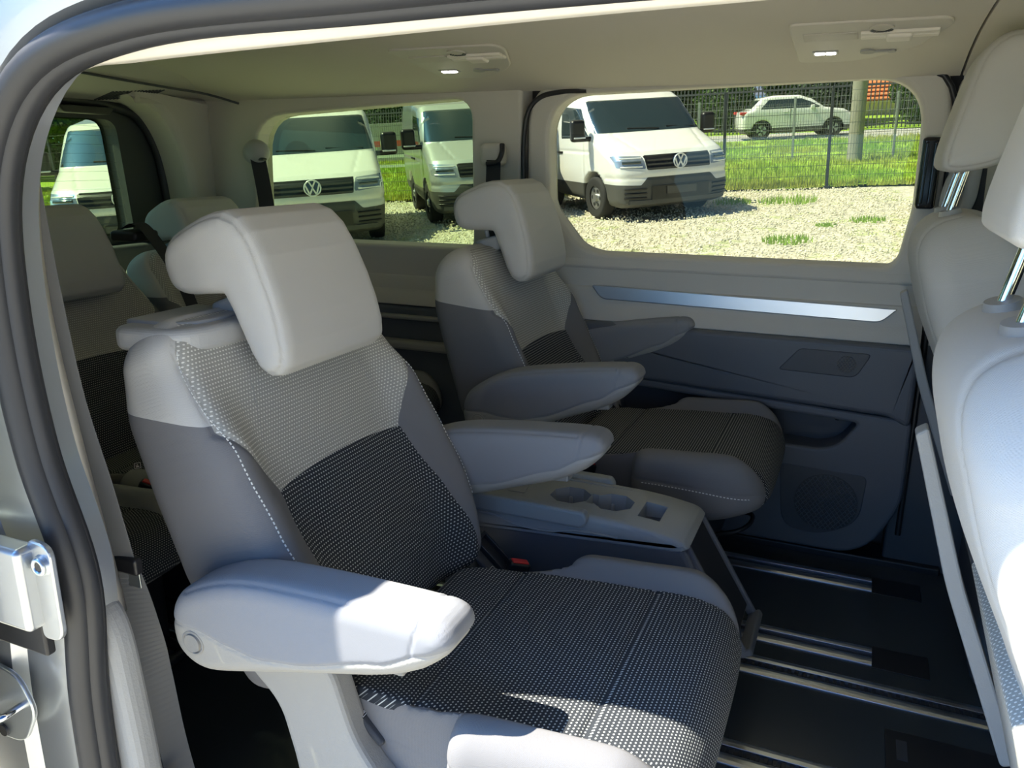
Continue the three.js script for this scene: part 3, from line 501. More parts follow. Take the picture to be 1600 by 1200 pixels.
// front seats, seen from behind
const frontHW = table([[-0.1, 0.23], [0.0, 0.255], [0.2, 0.28], [0.35, 0.28], [0.48, 0.262], [0.58, 0.215]]);
function fFront(d, s, w) {
  const hw = frontHW(s), a = Math.abs(w) / hw;
  let f = smax(d - 0.1 - 0.04 * sst(0.6, 0.95, a), -0.035 + 0.02 * a * a - 0.036 * sst(0.15, 0.45, s) - d, 0.05);
  f = smax(f, Math.abs(w) - hw, 0.06); f = smax(f, s - 0.6, 0.1); f = smax(f, -0.12 - s, 0.04);
  const e = Math.abs(Math.abs(w) - frontHW(s) + 0.055 + 0.02 * sst(0.3, 0.6, s)); if (d < 0.03) f += 0.003 * Math.exp(-((e / 0.009) ** 2));
  f += 0.003 * Math.exp(-(((s - 0.225) / 0.008) ** 2)) * (d < 0.05 ? 1 : 0);
  return f * 0.9;
}
const fhPoly = [[0.02, 0.705], [0.09, 0.84], [0.12, 0.89], [0.16, 0.91], [0.195, 0.9], [0.205, 0.87], [0.165, 0.76], [0.135, 0.70], [0.1, 0.685], [0.03, 0.69]], fhSdf = polySdf(chaikin(fhPoly));
const fFrontHead = (d, s, w) => { let q = smax(fhSdf(d, s) - 0.012, Math.abs(w) - lerp(0.145, 0.115, clamp((s - 0.7) / 0.24, 0, 1)), 0.04); q += 0.0015 * Math.exp(-(((Math.abs(w) - lerp(0.132, 0.103, clamp((s - 0.7) / 0.24, 0, 1))) / 0.0035) ** 2)); return q * 0.9; };
const frontGeo = (() => {
  const b = sdfGeo(fFront, [-0.11, -0.15, -0.32], [0.17, 0.63, 0.32], 0.0075, (d, s, w) => [w, s]); const [low, up] = split(b, (d, s) => s - 0.225);
  return { low, up, head: sdfGeo(fFrontHead, [-0.01, 0.66, -0.18], [0.25, 0.97, 0.18], 0.006, (d, s, w) => [w + d, s]) };
})();
function frontSeat(label, z, up) {
  const t = thing('front_seat', label, 'seat', [0.30, 0, z], 0, 'front seats');
  const bp = [0, 0.37 + up, 0], br = [0, 0, R(15)];
  const back = part(t, 'backrest', frontGeo.up, M.lightCloth, bp, br); back.userData.label = 'light grey cloth upper backrest';
  part(back, 'lower_back', frontGeo.low, M.lightCloth);
  const head = part(t, 'headrest', frontGeo.head, M.lightCloth, bp, br);
  for (const sg of [-1, 1]) {
    part(head, 'headrest_post', bar([0.0, 0.565, sg * 0.07], [0.085, 0.735, sg * 0.07], 0.0075, 0.0075, 16), M.chrome).userData.label = 'chrome headrest post';
    part(back, 'post_collar', [new THREE.CylinderGeometry(0.026, 0.03, 0.01, 24).scale(0.75, 1, 1.25).translate(0.018, 0.601, sg * 0.07)], M.capPlastic);
  }
  // folding tray on the back of the seat
  part(t, 'tray_side_rim', [ext([[-0.097, 0.405, 0.006], [-0.078, 0.412, 0.006], [-0.066, 0.165, 0.03], [-0.03, -0.14, 0.008], [-0.055, -0.145, 0.008], [-0.09, 0.165, 0.03]], 'xy', -0.25, -0.215, { bevel: 0.004 })], M.midTrim, bp, br).userData.label = 'grey side rim of the folding tray';
  part(t, 'folding_tray', ext([[-0.052, 0.2, 0.006], [-0.03, 0.21, 0.006], [-0.01, -0.13, 0.008], [-0.042, -0.14, 0.008]], 'xy', -0.215, 0.2, { bevel: 0.003 }), M.lightDots, bp, br).userData.label = 'dotted net pocket on the seat back';
  part(t, 'seat_cushion', ext([[-0.02, 0.28, 0.04], [0.48, 0.33, 0.06], [0.5, 0.42, 0.06], [-0.02, 0.4, 0.03]], 'xy', -0.25, 0.25, { bevel: 0.03, bseg: 4 }), M.darkCloth);
  part(t, 'seat_base', box(0.02, 0.42, 0, 0.3, -0.22, 0.22, 0.03), M.darkPlastic);
  return t;
}
frontSeat('light grey front seat nearest the camera, chrome headrest posts, at the right edge', 0.5, 0);
frontSeat('light grey front seat beyond, beside the far door pillar', -0.47, 0.06);
// ================================================================== things in the cabin
// ---- floor rails
function rail(label, z, x0, x1, toothed) {
  const t = thing('floor_rail', label, 'rail', [0, 0, z], 0, 'aluminium floor rails');
  for (const s of [-1, 1]) part(t, 'rail_lip', ext([[s * 0.011, 0.0], [s * 0.037, 0.0], [s * 0.037, 0.003, 0.001], [s * 0.03, 0.007, 0.002], [s * 0.02, 0.008, 0.002], [s * 0.011, 0.0065, 0.001]], 'zy', x0, x1), M.alu);
  part(t, 'rail_slot', box(x0, x1, 0.0005, 0.002, -0.011, 0.011), M.blackPlastic);
  if (toothed) { const out = []; for (let x = x0 + 0.01; x < x1; x += 0.016) out.push(box(x, x + 0.009, 0.002, 0.0055, -0.008, 0.008, 0.0015, 1)); const o = part(t, 'toothed_belt', out, M.rubber); o.userData.kind = 'stuff'; }
  else { part(t, 'end_cover', box(x1, x1 + 0.12, 0.0005, 0.003, -0.045, 0.045, 0.001), M.blackPlastic); }
}
rail('plain aluminium floor rail closest to the far door', -0.65, -1.9, 0.126, false);
rail('plain aluminium floor rail under the inner side of the far seat', -0.295, -1.9, 0.126, false);
rail('toothed aluminium floor rail on the far side of the console', -0.155, -1.9, 0.95, true);
rail('toothed aluminium floor rail between console and near seat', 0.155, -1.9, 0.95, true);
rail('plain aluminium floor rail under the near seat, inner side', 0.295, -1.9, 0.126, false);
rail('plain aluminium floor rail closest to the open door', 0.65, -1.9, 0.126, false);
{ const t = thing('floor_hatch', 'black plastic cover let into the floor between the toothed rails', 'cover', [0.24, 0, 0.02]); part(t, 'cover_plate', box(-0.09, 0.12, 0.0005, 0.004, -0.06, 0.06, 0.002), M.blackPlastic); part(t, 'finger_recess', box(-0.07, -0.05, 0.004, 0.006, -0.03, 0.03, 0.0015), M.darkPlastic); }

// ---- centre console
{
  const t = thing('center_console', 'grey centre console with two cup holders between the single seats', 'console', [-0.5, 0, 0.028]);
  const ev = new Evaluator(); ev.attributes = ['position', 'normal'];
  const lidGeo = mergeVertices(ext([[-0.275, 0.352, 0.01], [0.235, 0.384, 0.01], [0.262, 0.398, 0.008], [0.245, 0.416, 0.02], [0.16, 0.43, 0.05], [-0.26, 0.44, 0.01], [-0.275, 0.43, 0.01]], 'xy', -0.095, 0.095, { bevel: 0.014, bseg: 4 }));
  let lid = new Brush(lidGeo); lid.updateMatrixWorld();
  const cut = (g) => { const b = new Brush(g); b.updateMatrixWorld(); lid = ev.evaluate(lid, b, SUBTRACTION); };
  for (const x of [-0.012, 0.083]) cut(new THREE.CylinderGeometry(0.048, 0.038, 0.1, 8).rotateY(Math.PI / 8).translate(x, 0.42, 0.004));
  cut(box(0.03, 0.045, 0.405, 0.46, -0.02, 0.028));
  cut(box(0.145, 0.19, 0.375, 0.46, -0.03, 0.045));
  cut(box(-0.26, 0.235, 0.431, 0.46, -0.07, 0.07));
  const lg = lid.geometry.clone(); if (!lg.attributes.uv) lg.setAttribute('uv', new THREE.BufferAttribute(new Float32Array(lg.attributes.position.count * 2), 2));
  const l = part(t, 'console_lid', toCreasedNormals(lg.index ? lg.toNonIndexed() : lg, 0.6), M.consoleGrey); l.userData.label = 'grey top with cup holders';
  for (const x of [-0.012, 0.083]) { for (const a of [0.6, 2.7, 4.4]) part(l, 'cup_clip', new RoundedBoxGeometry(0.008, 0.018, 0.008, 2, 0.003).translate(x + 0.036 * Math.cos(a), 0.402, 0.004 + 0.036 * Math.sin(a)), M.capPlastic); }
  part(l, 'button_plate', ext([[-0.155, -0.035, 0.006], [-0.115, -0.035, 0.006], [-0.105, 0.038, 0.006], [-0.145, 0.038, 0.006]], 'xz', 0.431, 0.4335, { bevel: 0.001 }), M.consoleGrey);
  for (const s of [-1, 1]) part(l, 'side_rail', ext([[-0.272, 0.408, 0.01], [0.045, 0.408, 0.008], [0.06, 0.425, 0.01], [0.05, 0.444, 0.008], [-0.262, 0.447, 0.01], [-0.276, 0.435, 0.01]], 'xy', s > 0 ? 0.082 : -0.107, s > 0 ? 0.107 : -0.082, { bevel: 0.006, bseg: 3 }), M.consoleGrey);
  for (const s of [-1, 1]) part(l, 'side_molding', tube([[-0.2, 0.4, s * 0.095], [-0.15, 0.398, s * 0.0955], [-0.1, 0.386, s * 0.0955], [-0.02, 0.386, s * 0.0955], [0.02, 0.396, s * 0.0955], [0.05, 0.398, s * 0.0955], [0.12, 0.398, s * 0.095]], 0.0028, 40), M.consoleGrey);
  const b = part(t, 'console_body', ext([[-0.29, 0.0, 0.02], [0.35, 0.0, 0.02], [0.36, 0.1, 0.04], [0.335, 0.245, 0.02], [0.25, 0.402, 0.02], [-0.27, 0.372, 0.01]], 'xy', -0.0925, 0.0925, { bevel: 0.012, bseg: 3 }), M.darkPanel); b.userData.label = 'dark blue grey console body';
  part(b, 'side_step', ext([[-0.28, 0.2, 0.02], [0.2, 0.235, 0.05], [0.31, 0.1, 0.02], [0.3, 0.02, 0.02], [-0.28, 0.02, 0.02]], 'xy', 0.089, 0.097, { bevel: 0.003 }), M.darkPlastic);
  const g = box(-0.105, 0.105, -0.006, 0.006, -0.066, 0.066, 0.005); g.rotateZ(-Math.atan2(0.14, 0.085)).translate(0.303, 0.305, 0); part(b, 'front_pocket', g, M.blackPlastic);
  for (const s of [-1, 1]) { const e = box(-0.115, 0.125, -0.008, 0.012, -0.006, 0.006, 0.005); e.rotateZ(-Math.atan2(0.14, 0.085)).translate(0.306, 0.3, s * 0.075); part(b, 'pocket_frame', e, M.darkPanel); }
  { const e = box(-0.008, 0.008, -0.006, 0.022, -0.08, 0.08, 0.005); e.rotateZ(-Math.atan2(0.14, 0.085)).translate(0.372, 0.19, 0); part(b, 'pocket_lip', e, M.darkPanel); }
}

// ---- ceiling air outlets with reading lamps
function outlet(label, x) {
  const tilt = Math.atan2(ceilY(-0.36) - ceilY(-0.68), 0.32), t = thing('ceiling_outlet', label, 'air vent', [x, ceilY(-0.52) - 0.0065, -0.52], 0, 'ceiling air outlets'); t.rotation.x = -tilt;
  const m = M.trim;
  part(t, 'outlet_plate', ext([[-0.155, 0.17, 0.02], [0.145, 0.16, 0.02], [0.16, 0.12, 0.03], [0.1, -0.06, 0.06], [-0.02, -0.16, 0.05], [-0.155, -0.155, 0.03]], 'xz', -0.005, 0.004, { bevel: 0.004, bseg: 3 }), M.trim).userData.label = 'beige ceiling outlet panel';
  part(t, 'blank_plate', box(-0.13, -0.02, -0.0075, -0.003, 0.045, 0.1, 0.002), m);
  const s = part(t, 'slider', [box(-0.015, 0.135, -0.011, -0.003, 0.055, 0.075, 0.003), box(-0.015, 0.135, -0.011, -0.003, 0.08, 0.1, 0.003)], M.creamTrim); part(s, 'slider_knob', box(0.035, 0.085, -0.018, -0.004, 0.05, 0.092, 0.006), M.creamTrim);
  const wh = part(t, 'thumb_wheel', new THREE.CylinderGeometry(0.024, 0.024, 0.006, 28).translate(0.025, -0.005, 0.122), m);
  for (let k = 0; k < 9; k++) { const a = R(20 + k * 17.5); part(wh, 'wheel_notch', box(-0.002, 0.002, -0.0095, -0.004, -0.0045, 0.0045).rotateY(-a).translate(0.025 + 0.02 * Math.cos(a), 0, 0.122 - 0.02 * Math.sin(a)), M.darkPlastic); }
  part(t, 'hook', [box(-0.003, 0.05, -0.009, -0.004, -0.07, -0.058, 0.003), new THREE.CylinderGeometry(0.016, 0.016, 0.006, 20).translate(0.0, -0.006, -0.062), new THREE.CylinderGeometry(0.009, 0.009, 0.006, 16).translate(0.05, -0.006, -0.066)], M.midTrim);
  const fr = part(t, 'reading_lamp', box(-0.118, -0.062, -0.0075, -0.003, -0.075, -0.045, 0.003), M.capPlastic);
  for (const dx of [-0.012, 0.012]) part(fr, 'lamp_lens', box(-0.09 + dx - 0.0105, -0.09 + dx + 0.0105, -0.0095, -0.006, -0.068, -0.052, 0.002), M.lampGlow);
  const l = new THREE.RectAreaLight(new THREE.Color(1, 0.97, 0.9), 3, 0.045, 0.016); l.name = 'lamp_light'; l.position.set(-0.09, -0.0115, -0.06); l.rotation.x = -Math.PI / 2; t.add(l);
}
outlet('beige ceiling air outlet with lit reading lamp above the far door window', -0.035);
outlet('beige ceiling air outlet with lit reading lamp above the far rear quarter window', -1.015);

// ---- belts
{
  const t = thing('seat_belt', 'dark grey seat belt hanging beside the near door seal', 'seat belt', [-0.95, 0, 0.78]);
  part(t, 'webbing', ribbon([[-0.06, 1.1, 0.02], [-0.052, 0.95, 0.02], [-0.035, 0.8, 0.02], [-0.012, 0.68, 0.015], [0.008, 0.56, 0.01]], [[1, 0, -0.5], [1, 0, -0.5], [1, 0, -0.4], [1, 0, -0.3], [1, 0, -0.2]], 0.047), M.webbingGrey);
  part(t, 'lower_webbing', ribbon([[0.012, 0.545, 0.008], [0.02, 0.45, 0.0], [0.03, 0.36, -0.005], [0.05, 0.25, 0.0], [0.085, 0.1, 0.01], [0.1, 0.02, 0.015]], [[1, 0, -0.2], [1, 0, -0.9], [0.25, 0, -1], [0.1, 0, -1], [0.5, 0, -1], [1, 0, -0.6]], 0.047), M.webbingGrey);
  part(t, 'tongue', [box(-0.018, 0.04, 0.538, 0.565, -0.002, 0.014, 0.005).rotateZ(-0.0)], M.blackPlastic); part(t, 'tongue_blade', box(0.02, 0.048, 0.515, 0.542, 0.004, 0.0065, 0.001).rotateZ(0.02), M.zinc);
}
{
  const t = thing('seat_belt', 'black seat belt hanging from the grey guide by the far rear quarter window', 'seat belt', [-1.96, 0, -0.765]);
  part(t, 'belt_guide', [new THREE.SphereGeometry(0.046, 24, 16).scale(1.1, 0.95, 0.8).translate(0, 1.145, 0.01)], M.capPlastic); part(t, 'guide_slot', box(-0.012, 0.045, 1.118, 1.128, 0.01, 0.034, 0.004), M.blackPlastic);
  part(t, 'webbing', ribbon([[0.018, 1.125, 0.026], [0.04, 1.03, 0.035], [0.075, 0.92, 0.06], [0.12, 0.8, 0.075], [0.16, 0.66, 0.08]], [[0.8, 0, -0.6], [0.8, 0, -0.6], [0.8, 0, -0.6], [0.8, 0, -0.6], [0.8, 0, -0.6]], 0.05), M.webbing);
}
{
  const t = thing('seat_belt', 'black seat belt at the far door pillar behind the far single seat', 'seat belt', [-1.05, 0, -0.765]);
  part(t, 'belt_guide', [box(-0.05, 0.03, 1.1, 1.17, -0.03, 0.022, 0.02, 4)], M.trim); part(t, 'webbing', ribbon([[0.005, 1.12, 0.028], [0.004, 1.0, 0.035], [0.004, 0.8, 0.03], [0.004, 0.68, 0.03]], [[1, 0, 0], [1, 0, 0], [1, 0, 0], [1, 0, 0]], 0.047), M.webbing);
  part(t, 'guide_arm', tube([[0.03, 1.165, 0.02], [0.034, 1.14, 0.032], [0.02, 1.115, 0.034], [-0.015, 1.108, 0.034]], 0.008, 20), M.blackPlastic);
}
{
  const t = thing('seat_belt', 'black shoulder belt lying on the shoulder of the middle rear seat', 'seat belt', [-1.72, 0, -0.19]);
  part(t, 'webbing', ribbon([[-0.24, 0.93, 0.015], [-0.18, 0.945, 0.02], [-0.1, 0.87, 0.02], [-0.03, 0.76, 0.02], [0.02, 0.62, 0.02], [0.06, 0.5, 0.01]], [[0.1, 0, 1], [0.1, 0, 1], [0.1, 0, 1], [0.1, 0, 1], [0.1, 0, 1], [0.1, 0, 1]], 0.047), M.webbing);
  part(t, 'belt_outlet', box(-0.26, -0.16, 0.895, 0.925, -0.03, 0.06, 0.01), M.blackPlastic);
}
{
  const t = thing('seat_belt', 'grey belt anchor cover on the far front pillar behind the black grip', 'seat belt', [0.205, 0, -0.755]);
  part(t, 'anchor_cover', tube([[-0.005, 1.1, 0], [-0.02, 1.06, 0.008], [-0.022, 1.0, 0.012], [0.0, 0.985, 0.012], [0.02, 1.02, 0.008], [0.028, 1.1, 0]], 0.016, 30, 12), M.midTrim);
  part(t, 'webbing', ribbon([[0.03, 1.1, 0.0], [0.035, 0.9, 0.005], [0.04, 0.6, 0.01]], [[1, 0, 0.3], [1, 0, 0.3], [1, 0, 0.3]], 0.047), M.webbing);
}
// ---- latch hardware on the door post
{
  const t = thing('rail_bracket', 'silver bracket with one bolt beside the rubber door seal', 'bracket', [-0.95, 0.55, 0.955]);
  part(t, 'bracket_body', [box(-0.18, 0.062, 0.005, 0.118, -0.015, 0.016, 0.008, 3)], M.paint); part(t, 'bracket_flange', ext([[0.055, -0.012, 0.01], [0.092, -0.01, 0.02], [0.094, 0.122, 0.02], [0.055, 0.125, 0.01]], 'xy', -0.012, -0.004, { bevel: 0.002 }), M.paint);
  const bo = part(t, 'bolt', [new THREE.CylinderGeometry(0.0125, 0.014, 0.004, 24).rotateX(Math.PI / 2).translate(0.078, 0.095, -0.002), new THREE.TorusGeometry(0.009, 0.003, 8, 24).translate(0.078, 0.095, 0.001)], M.zinc); part(bo, 'socket_recess', new THREE.CylinderGeometry(0.006, 0.006, 0.002, 6).rotateX(Math.PI / 2).translate(0.078, 0.095, 0.0012), M.blackPlastic);
  part(t, 'dark_gap', box(-0.2, 0.05, -0.045, 0.004, -0.022, -0.008, 0.004), M.blackPlastic);
}
{
  const t = thing('door_striker', 'silver door striker plate with a wire loop, at the lower left', 'striker', [-1.0, 0.395, 0.937]);
  part(t, 'striker_plate', ext([[-0.09, -0.06, 0.01], [0.01, -0.055, 0.02], [0.045, 0.005, 0.02], [0.02, 0.055, 0.02], [-0.09, 0.075, 0.01]], 'xy', -0.002, 0.005, { bevel: 0.002 }), M.zinc);
  part(t, 'striker_loop', tube([[-0.06, -0.022, 0.004], [-0.06, -0.022, 0.03], [-0.055, -0.021, 0.035], [0.012, 0.006, 0.035], [0.017, 0.008, 0.03], [0.017, 0.008, 0.004]], 0.005, 40, 10), M.chrome);
  for (const [x, y] of [[-0.05, 0.045], [-0.03, -0.045]]) part(t, 'plate_screw', new THREE.CylinderGeometry(0.009, 0.01, 0.004, 20).rotateX(Math.PI / 2).translate(x, y, 0.006), M.rubber);
}
// ================================================================== outside
const GROUND = (x, z) => -0.63 + 0.027 * x - 0.075 * z - 0.012 * Math.min(0, z + 17);
const UPQ = new THREE.Quaternion().setFromUnitVectors(V(0, 1, 0), V(-0.027, 1, 0.075).normalize());
function stand(o, x, z, yaw = 0, dy = 0) { o.position.set(x, GROUND(x, z) + dy, z); o.quaternion.copy(UPQ).multiply(new THREE.Quaternion().setFromAxisAngle(V(0, 1, 0), yaw)); return o; }
const lawnEdge = (x) => -16.25 - 0.19 * x;       // lawn begins beyond this line (z smaller)
function sheet(x0, x1, zNear, zFar, nx, nz, lift, bump) {
  const pos = [], uv = [], idx = [];
  for (let j = 0; j <= nz; j++) for (let i = 0; i <= nx; i++) { const x = lerp(x0, x1, i / nx), z = lerp(zNear(x), zFar(x), j / nz); pos.push(x, GROUND(x, z) + lift + (bump ? bump * (noiseT(x * 1.3 + 90, z * 1.3 + 90, 4096) - 0.5) : 0), z); uv.push(x, z); if (i && j) { const a = j * (nx + 1) + i, b = a - nx - 1; idx.push(a, b, b - 1, a, b - 1, a - 1); } }
  const g = new THREE.BufferGeometry(); g.setAttribute('position', new THREE.Float32BufferAttribute(pos, 3)); g.setAttribute('uv', new THREE.Float32BufferAttribute(uv, 2)); g.setIndex(idx); g.computeVertexNormals(); return g;
}
const gravelTex = tex(1024, (u, v, x, y) => {
  const a = noiseT(u * 12, v * 12, 12), b = noiseT(u * 90, v * 90, 90), c = hash2(x >> 1, y >> 1), d = noiseT(u * 220, v * 220, 220), m = sst(0.56, 0.8, 0.6 * a + 0.4 * noiseT(u * 40 + 5, v * 40, 40)), q = 0.6 + 0.14 * b + 0.16 * (d - 0.5) + 0.12 * c + 0.05 * a;
  return [q * lerp(1, 0.86, m), q * lerp(0.965, 0.88, m), q * lerp(0.88, 0.66, m)];
}, 1 / 5);
const gravelBump = tex(512, (u, v, x, y) => 0.5 * noiseT(u * 110, v * 110, 110) + 0.5 * noiseT(u * 60, v * 60, 60), 1 / 2.5, false);
const mGravel = new THREE.MeshPhysicalMaterial({ map: gravelTex, bumpMap: gravelBump, bumpScale: 0.02, roughness: 1 });
const lawnTex = tex(512, (u, v, x, y) => { const a = noiseT(u * 9, v * 9, 9), b = noiseT(u * 60, v * 60, 60), c = hash2(x, y), k = 0.55 * a + 0.25 * b + 0.2 * c; return [lerp(0.46, 0.7, k), lerp(0.62, 0.8, k), lerp(0.14, 0.28, k)]; }, 1 / 4);
const mLawn = new THREE.MeshPhysicalMaterial({ map: lawnTex, roughness: 1 });
const ground = struct('ground', sheet(-60, 60, () => 45, (x) => lawnEdge(x) - 0.8, 100, 90, 0, 0.05), mGravel, 'pale gravel yard');
struct('lawn', sheet(-60, 40, (x) => lawnEdge(x), () => -31, 80, 40, 0.05, 0.12), mLawn, 'bright green lawn behind the wire fence');
struct('road', sheet(-60, 40, () => -31, () => -35.5, 60, 6, 0.05, 0), std([0.42, 0.41, 0.38], 0.9), 'pale road beyond the lawn');
struct('far_verge', sheet(-60, 40, () => -35.5, () => -60, 60, 10, 0.05, 0.1), mLawn, 'grass verge behind the road');
// loose stones and grass blades nobody could count
{
  const g = new THREE.IcosahedronGeometry(1, 0); const n = 26000, im = new THREE.InstancedMesh(g, std([0.7, 0.68, 0.6], 0.95), n), m = new THREE.Matrix4(), q = new THREE.Quaternion(), e = new THREE.Euler(), c = new THREE.Color();
  im.name = 'gravel_stones'; im.userData = { kind: 'stuff', label: 'loose pale gravel stones on the yard', category: 'gravel' };
  for (let i = 0; i < n; i++) { const z = -2.5 - 13.5 * rnd() ** 0.8, x = rr(-10, 2) + (z + 2.5) * 0.12, s = rr(0.006, 0.02); e.set(rr(0, 6), rr(0, 6), rr(0, 6)); m.compose(V(x, GROUND(x, z) + 0.03 + s * 0.2, z), q.setFromEuler(e), V(s * rr(0.8, 1.4), s * rr(0.5, 0.9), s)); im.setMatrixAt(i, m); const b = rr(0.78, 1.12); im.setColorAt(i, c.setRGB(b, b * rr(0.94, 0.99), b * rr(0.78, 0.9))); }
  im.castShadow = im.receiveShadow = true; scene.add(im);
}
function bladeGeo(n, r, h) { const pos = []; for (let i = 0; i < n; i++) { const a = rr(0, 6.28), d = r * Math.sqrt(rnd()), x = d * Math.cos(a), z = d * Math.sin(a), t = rr(0, 6.28), w = 0.012 * rr(0.6, 1.3), l = rr(0.02, 0.3) * h, hh = h * rr(0.55, 1.1); pos.push(x - w * Math.cos(t), 0, z - w * Math.sin(t), x + w * Math.cos(t), 0, z + w * Math.sin(t), x + l * Math.cos(a + t), hh, z + l * Math.sin(a + t)); } const g = new THREE.BufferGeometry(); g.setAttribute('position', new THREE.Float32BufferAttribute(pos, 3)); g.computeVertexNormals(); return g; }
const mBlade = std([0.3, 0.46, 0.06], 0.9, { side: THREE.DoubleSide, transmission: 0.35, thickness: 0 });
{
  const g = bladeGeo(14, 0.16, 0.16), n = 16000, im = new THREE.InstancedMesh(g, mBlade, n), m = new THREE.Matrix4(), q = new THREE.Quaternion(), c = new THREE.Color();
  im.name = 'grass_blades'; im.userData = { kind: 'stuff', label: 'grass blades of the lawn behind the wire fence', category: 'grass' };
  for (let i = 0; i < n; i++) { const x = rr(-26, 6), z = lawnEdge(x) - 15 * rnd() ** 1.5, s = rr(0.5, 1.2); m.compose(V(x, GROUND(x, z) + 0.04, z), q.setFromAxisAngle(V(0, 1, 0), rr(0, 6.28)), V(s, s * rr(0.6, 1.1), s)); im.setMatrixAt(i, m); const k = rr(0.75, 1.25), y = noiseT(x * 0.5 + 40, z * 0.5 + 60, 4096); im.setColorAt(i, c.setRGB(k * lerp(0.9, 1.7, y), k, k * lerp(0.8, 1.3, y))); }
  im.castShadow = im.receiveShadow = true; scene.add(im);
}
// weeds growing in the gravel
for (const [x, z, s, l] of [[-0.9, -9.6, 0.62, 'green weed tuft lowest in the far window, in the open gravel'], [-1.3, -13.8, 1.0, 'largest green weed tuft, by the fence foot right of the white panel van'], [0.04, -11.5, 0.5, 'small green weed tuft farthest to the right in the gravel'], [-2.25, -13.7, 0.7, 'low weeds at the bumper of the white panel van'], [-0.5, -11.0, 0.3, 'tiny weed between two larger tufts in the gravel']]) {
  const o = single('weed_tuft', bladeGeo(200, 0.5 * s, 0.15 * s), mBlade, l, 'weed', 'weeds in the gravel'); stand(o, x, z, 0, 0.02);
}

// ---- panel vans
const vanSide = polySdf([[0.0, 0.28], [0.02, 0.55], [-0.01, 0.8], [-0.06, 1.0], [-0.2, 1.12], [-0.78, 1.39], [-1.36, 1.93], [-1.56, 2.03], [-2.4, 2.12], [-3.9, 2.14], [-3.9, 0.35], [-0.2, 0.22]]);
function fVan(x, y, z) {
  const a = Math.abs(z), hw = 1.0 - 0.085 * sst(1.1, 2.3, y) * clamp((y - 1.0) / 1.3, 0, 1) - 0.04 * sst(0.8, 0.25, y);
  let f = vanSide(x + 0.2 * (a / 1.0) ** 3.2, y) - 0.0;
  f = smax(f, a - hw, 0.16);
  const arch = (cx) => Math.min(0.43 - Math.hypot(x - cx, y - 0.36), a - 0.62);
  f = Math.max(f, arch(-1.0), arch(-3.0));
  f += 0.012 * Math.exp(-(((y - 0.72) / 0.03) ** 2)) * (x > -0.6 ? 1 : 0);
  if (a > 0.8) f += 0.01 * Math.exp(-(((y - 1.1) / 0.02) ** 2)) * (x < -1.1 ? 1 : 0) + 0.008 * Math.exp(-(((x + 1.35) / 0.02) ** 2)) + 0.008 * Math.exp(-(((x + 2.35) / 0.02) ** 2)) * (y > 0.4 ? 1 : 0);
  if (x > -0.9 && a < 0.95) f += 0.008 * Math.exp(-((Math.abs(a - (0.56 + 0.16 * clamp((y - 1.08) / 0.3, 0, 1))) / 0.03) ** 2)) * sst(1.07, 1.15, y) * (y < 1.4 ? 1 : 0);
  return f * 0.85;
}
const vanWin = polySdf([[-0.95, 1.41], [0.95, 1.41], [0.86, 1.94], [-0.86, 1.94]]), vanSideWin = polySdf([[-1.12, 1.34], [-1.5, 1.82], [-2.2, 1.87], [-2.2, 1.32]]);
const vanLight = polySdf([[0.56, 0.85], [0.97, 0.88], [0.99, 1.07], [0.6, 1.05]]), vanGrille = polySdf([[-0.55, 0.83], [0.55, 0.83], [0.58, 1.06], [-0.58, 1.06]]);
const vanDark = polySdf([[-1.1, 0.1], [1.1, 0.1], [1.1, 0.62], [0.66, 0.6], [0.55, 0.72], [-0.55, 0.72], [-0.66, 0.6], [-1.1, 0.62]]);
const vanGeo = (() => {
  const g = sdfGeo(fVan, [-4.0, 0.15, -1.12], [0.12, 2.5, 1.12], 0.04);
  const [dark, r0] = split(g, (x, y, z) => (x > -0.75 ? vanDark(z, y) : Math.max(y - 0.58, Math.min(0.3, x + 0.75))));
  const [shield, r1] = split(r0, (x, y, z) => Math.max(vanWin(z, y), -1.75 - x));
  const [side, r2] = split(r1, (x, y, z) => Math.max(vanSideWin(x, y), 0.7 - Math.abs(z)));
  const [lamps, r3] = split(r2, (x, y, z) => Math.max(vanLight(Math.abs(z), y), -0.62 - x));
  const [grille, body] = split(r3, (x, y, z) => Math.max(vanGrille(z, y), -0.5 - x));
  return { dark, shield, side, lamps, grille, body };
})();
const frontX = (z, y) => { let a = 0.3; for (let i = 0; i < 40; i++) a -= fVan(a, y, z) * 0.8; return Math.max(a, -1.4); };
const sweepFront = (y, h, hw, out, depth = 0.03) => { const n = 18, pos = [], idx = []; for (let i = 0; i <= n; i++) { const z = lerp(-hw, hw, i / n), x = frontX(z, y); for (const [dx, dy] of [[-depth, -h], [out, -h], [out, h], [-depth, h]]) pos.push(x + dx, y + dy, z); if (i) for (let k = 0; k < 4; k++) { const a = (i - 1) * 4 + k, b = (i - 1) * 4 + (k + 1) % 4; idx.push(a, b, a + 4, b, b + 4, a + 4); } } const g = new THREE.BufferGeometry(); g.setAttribute('position', new THREE.Float32BufferAttribute(pos, 3)); g.setIndex(idx); const q = g.toNonIndexed(); q.computeVertexNormals(); return q; };
const mv2 = { grilleBlack: std([0.012, 0.012, 0.013], 0.35), bumper: std([0.075, 0.075, 0.07], 0.6), vanGlass: std([0.03, 0.045, 0.05], 0.06, { clearcoat: 1 }), lamp: std([0.55, 0.6, 0.66], 0.12, { metalness: 0.6, clearcoat: 1 }), tyre: std([0.02, 0.02, 0.02], 0.85), rim: std([0.55, 0.55, 0.55], 0.35, { metalness: 0.8 }), badgeWhite: std([0.8, 0.82, 0.85], 0.3, { metalness: 0.3 }), badgeBlue: std([0.01, 0.045, 0.12], 0.3) };
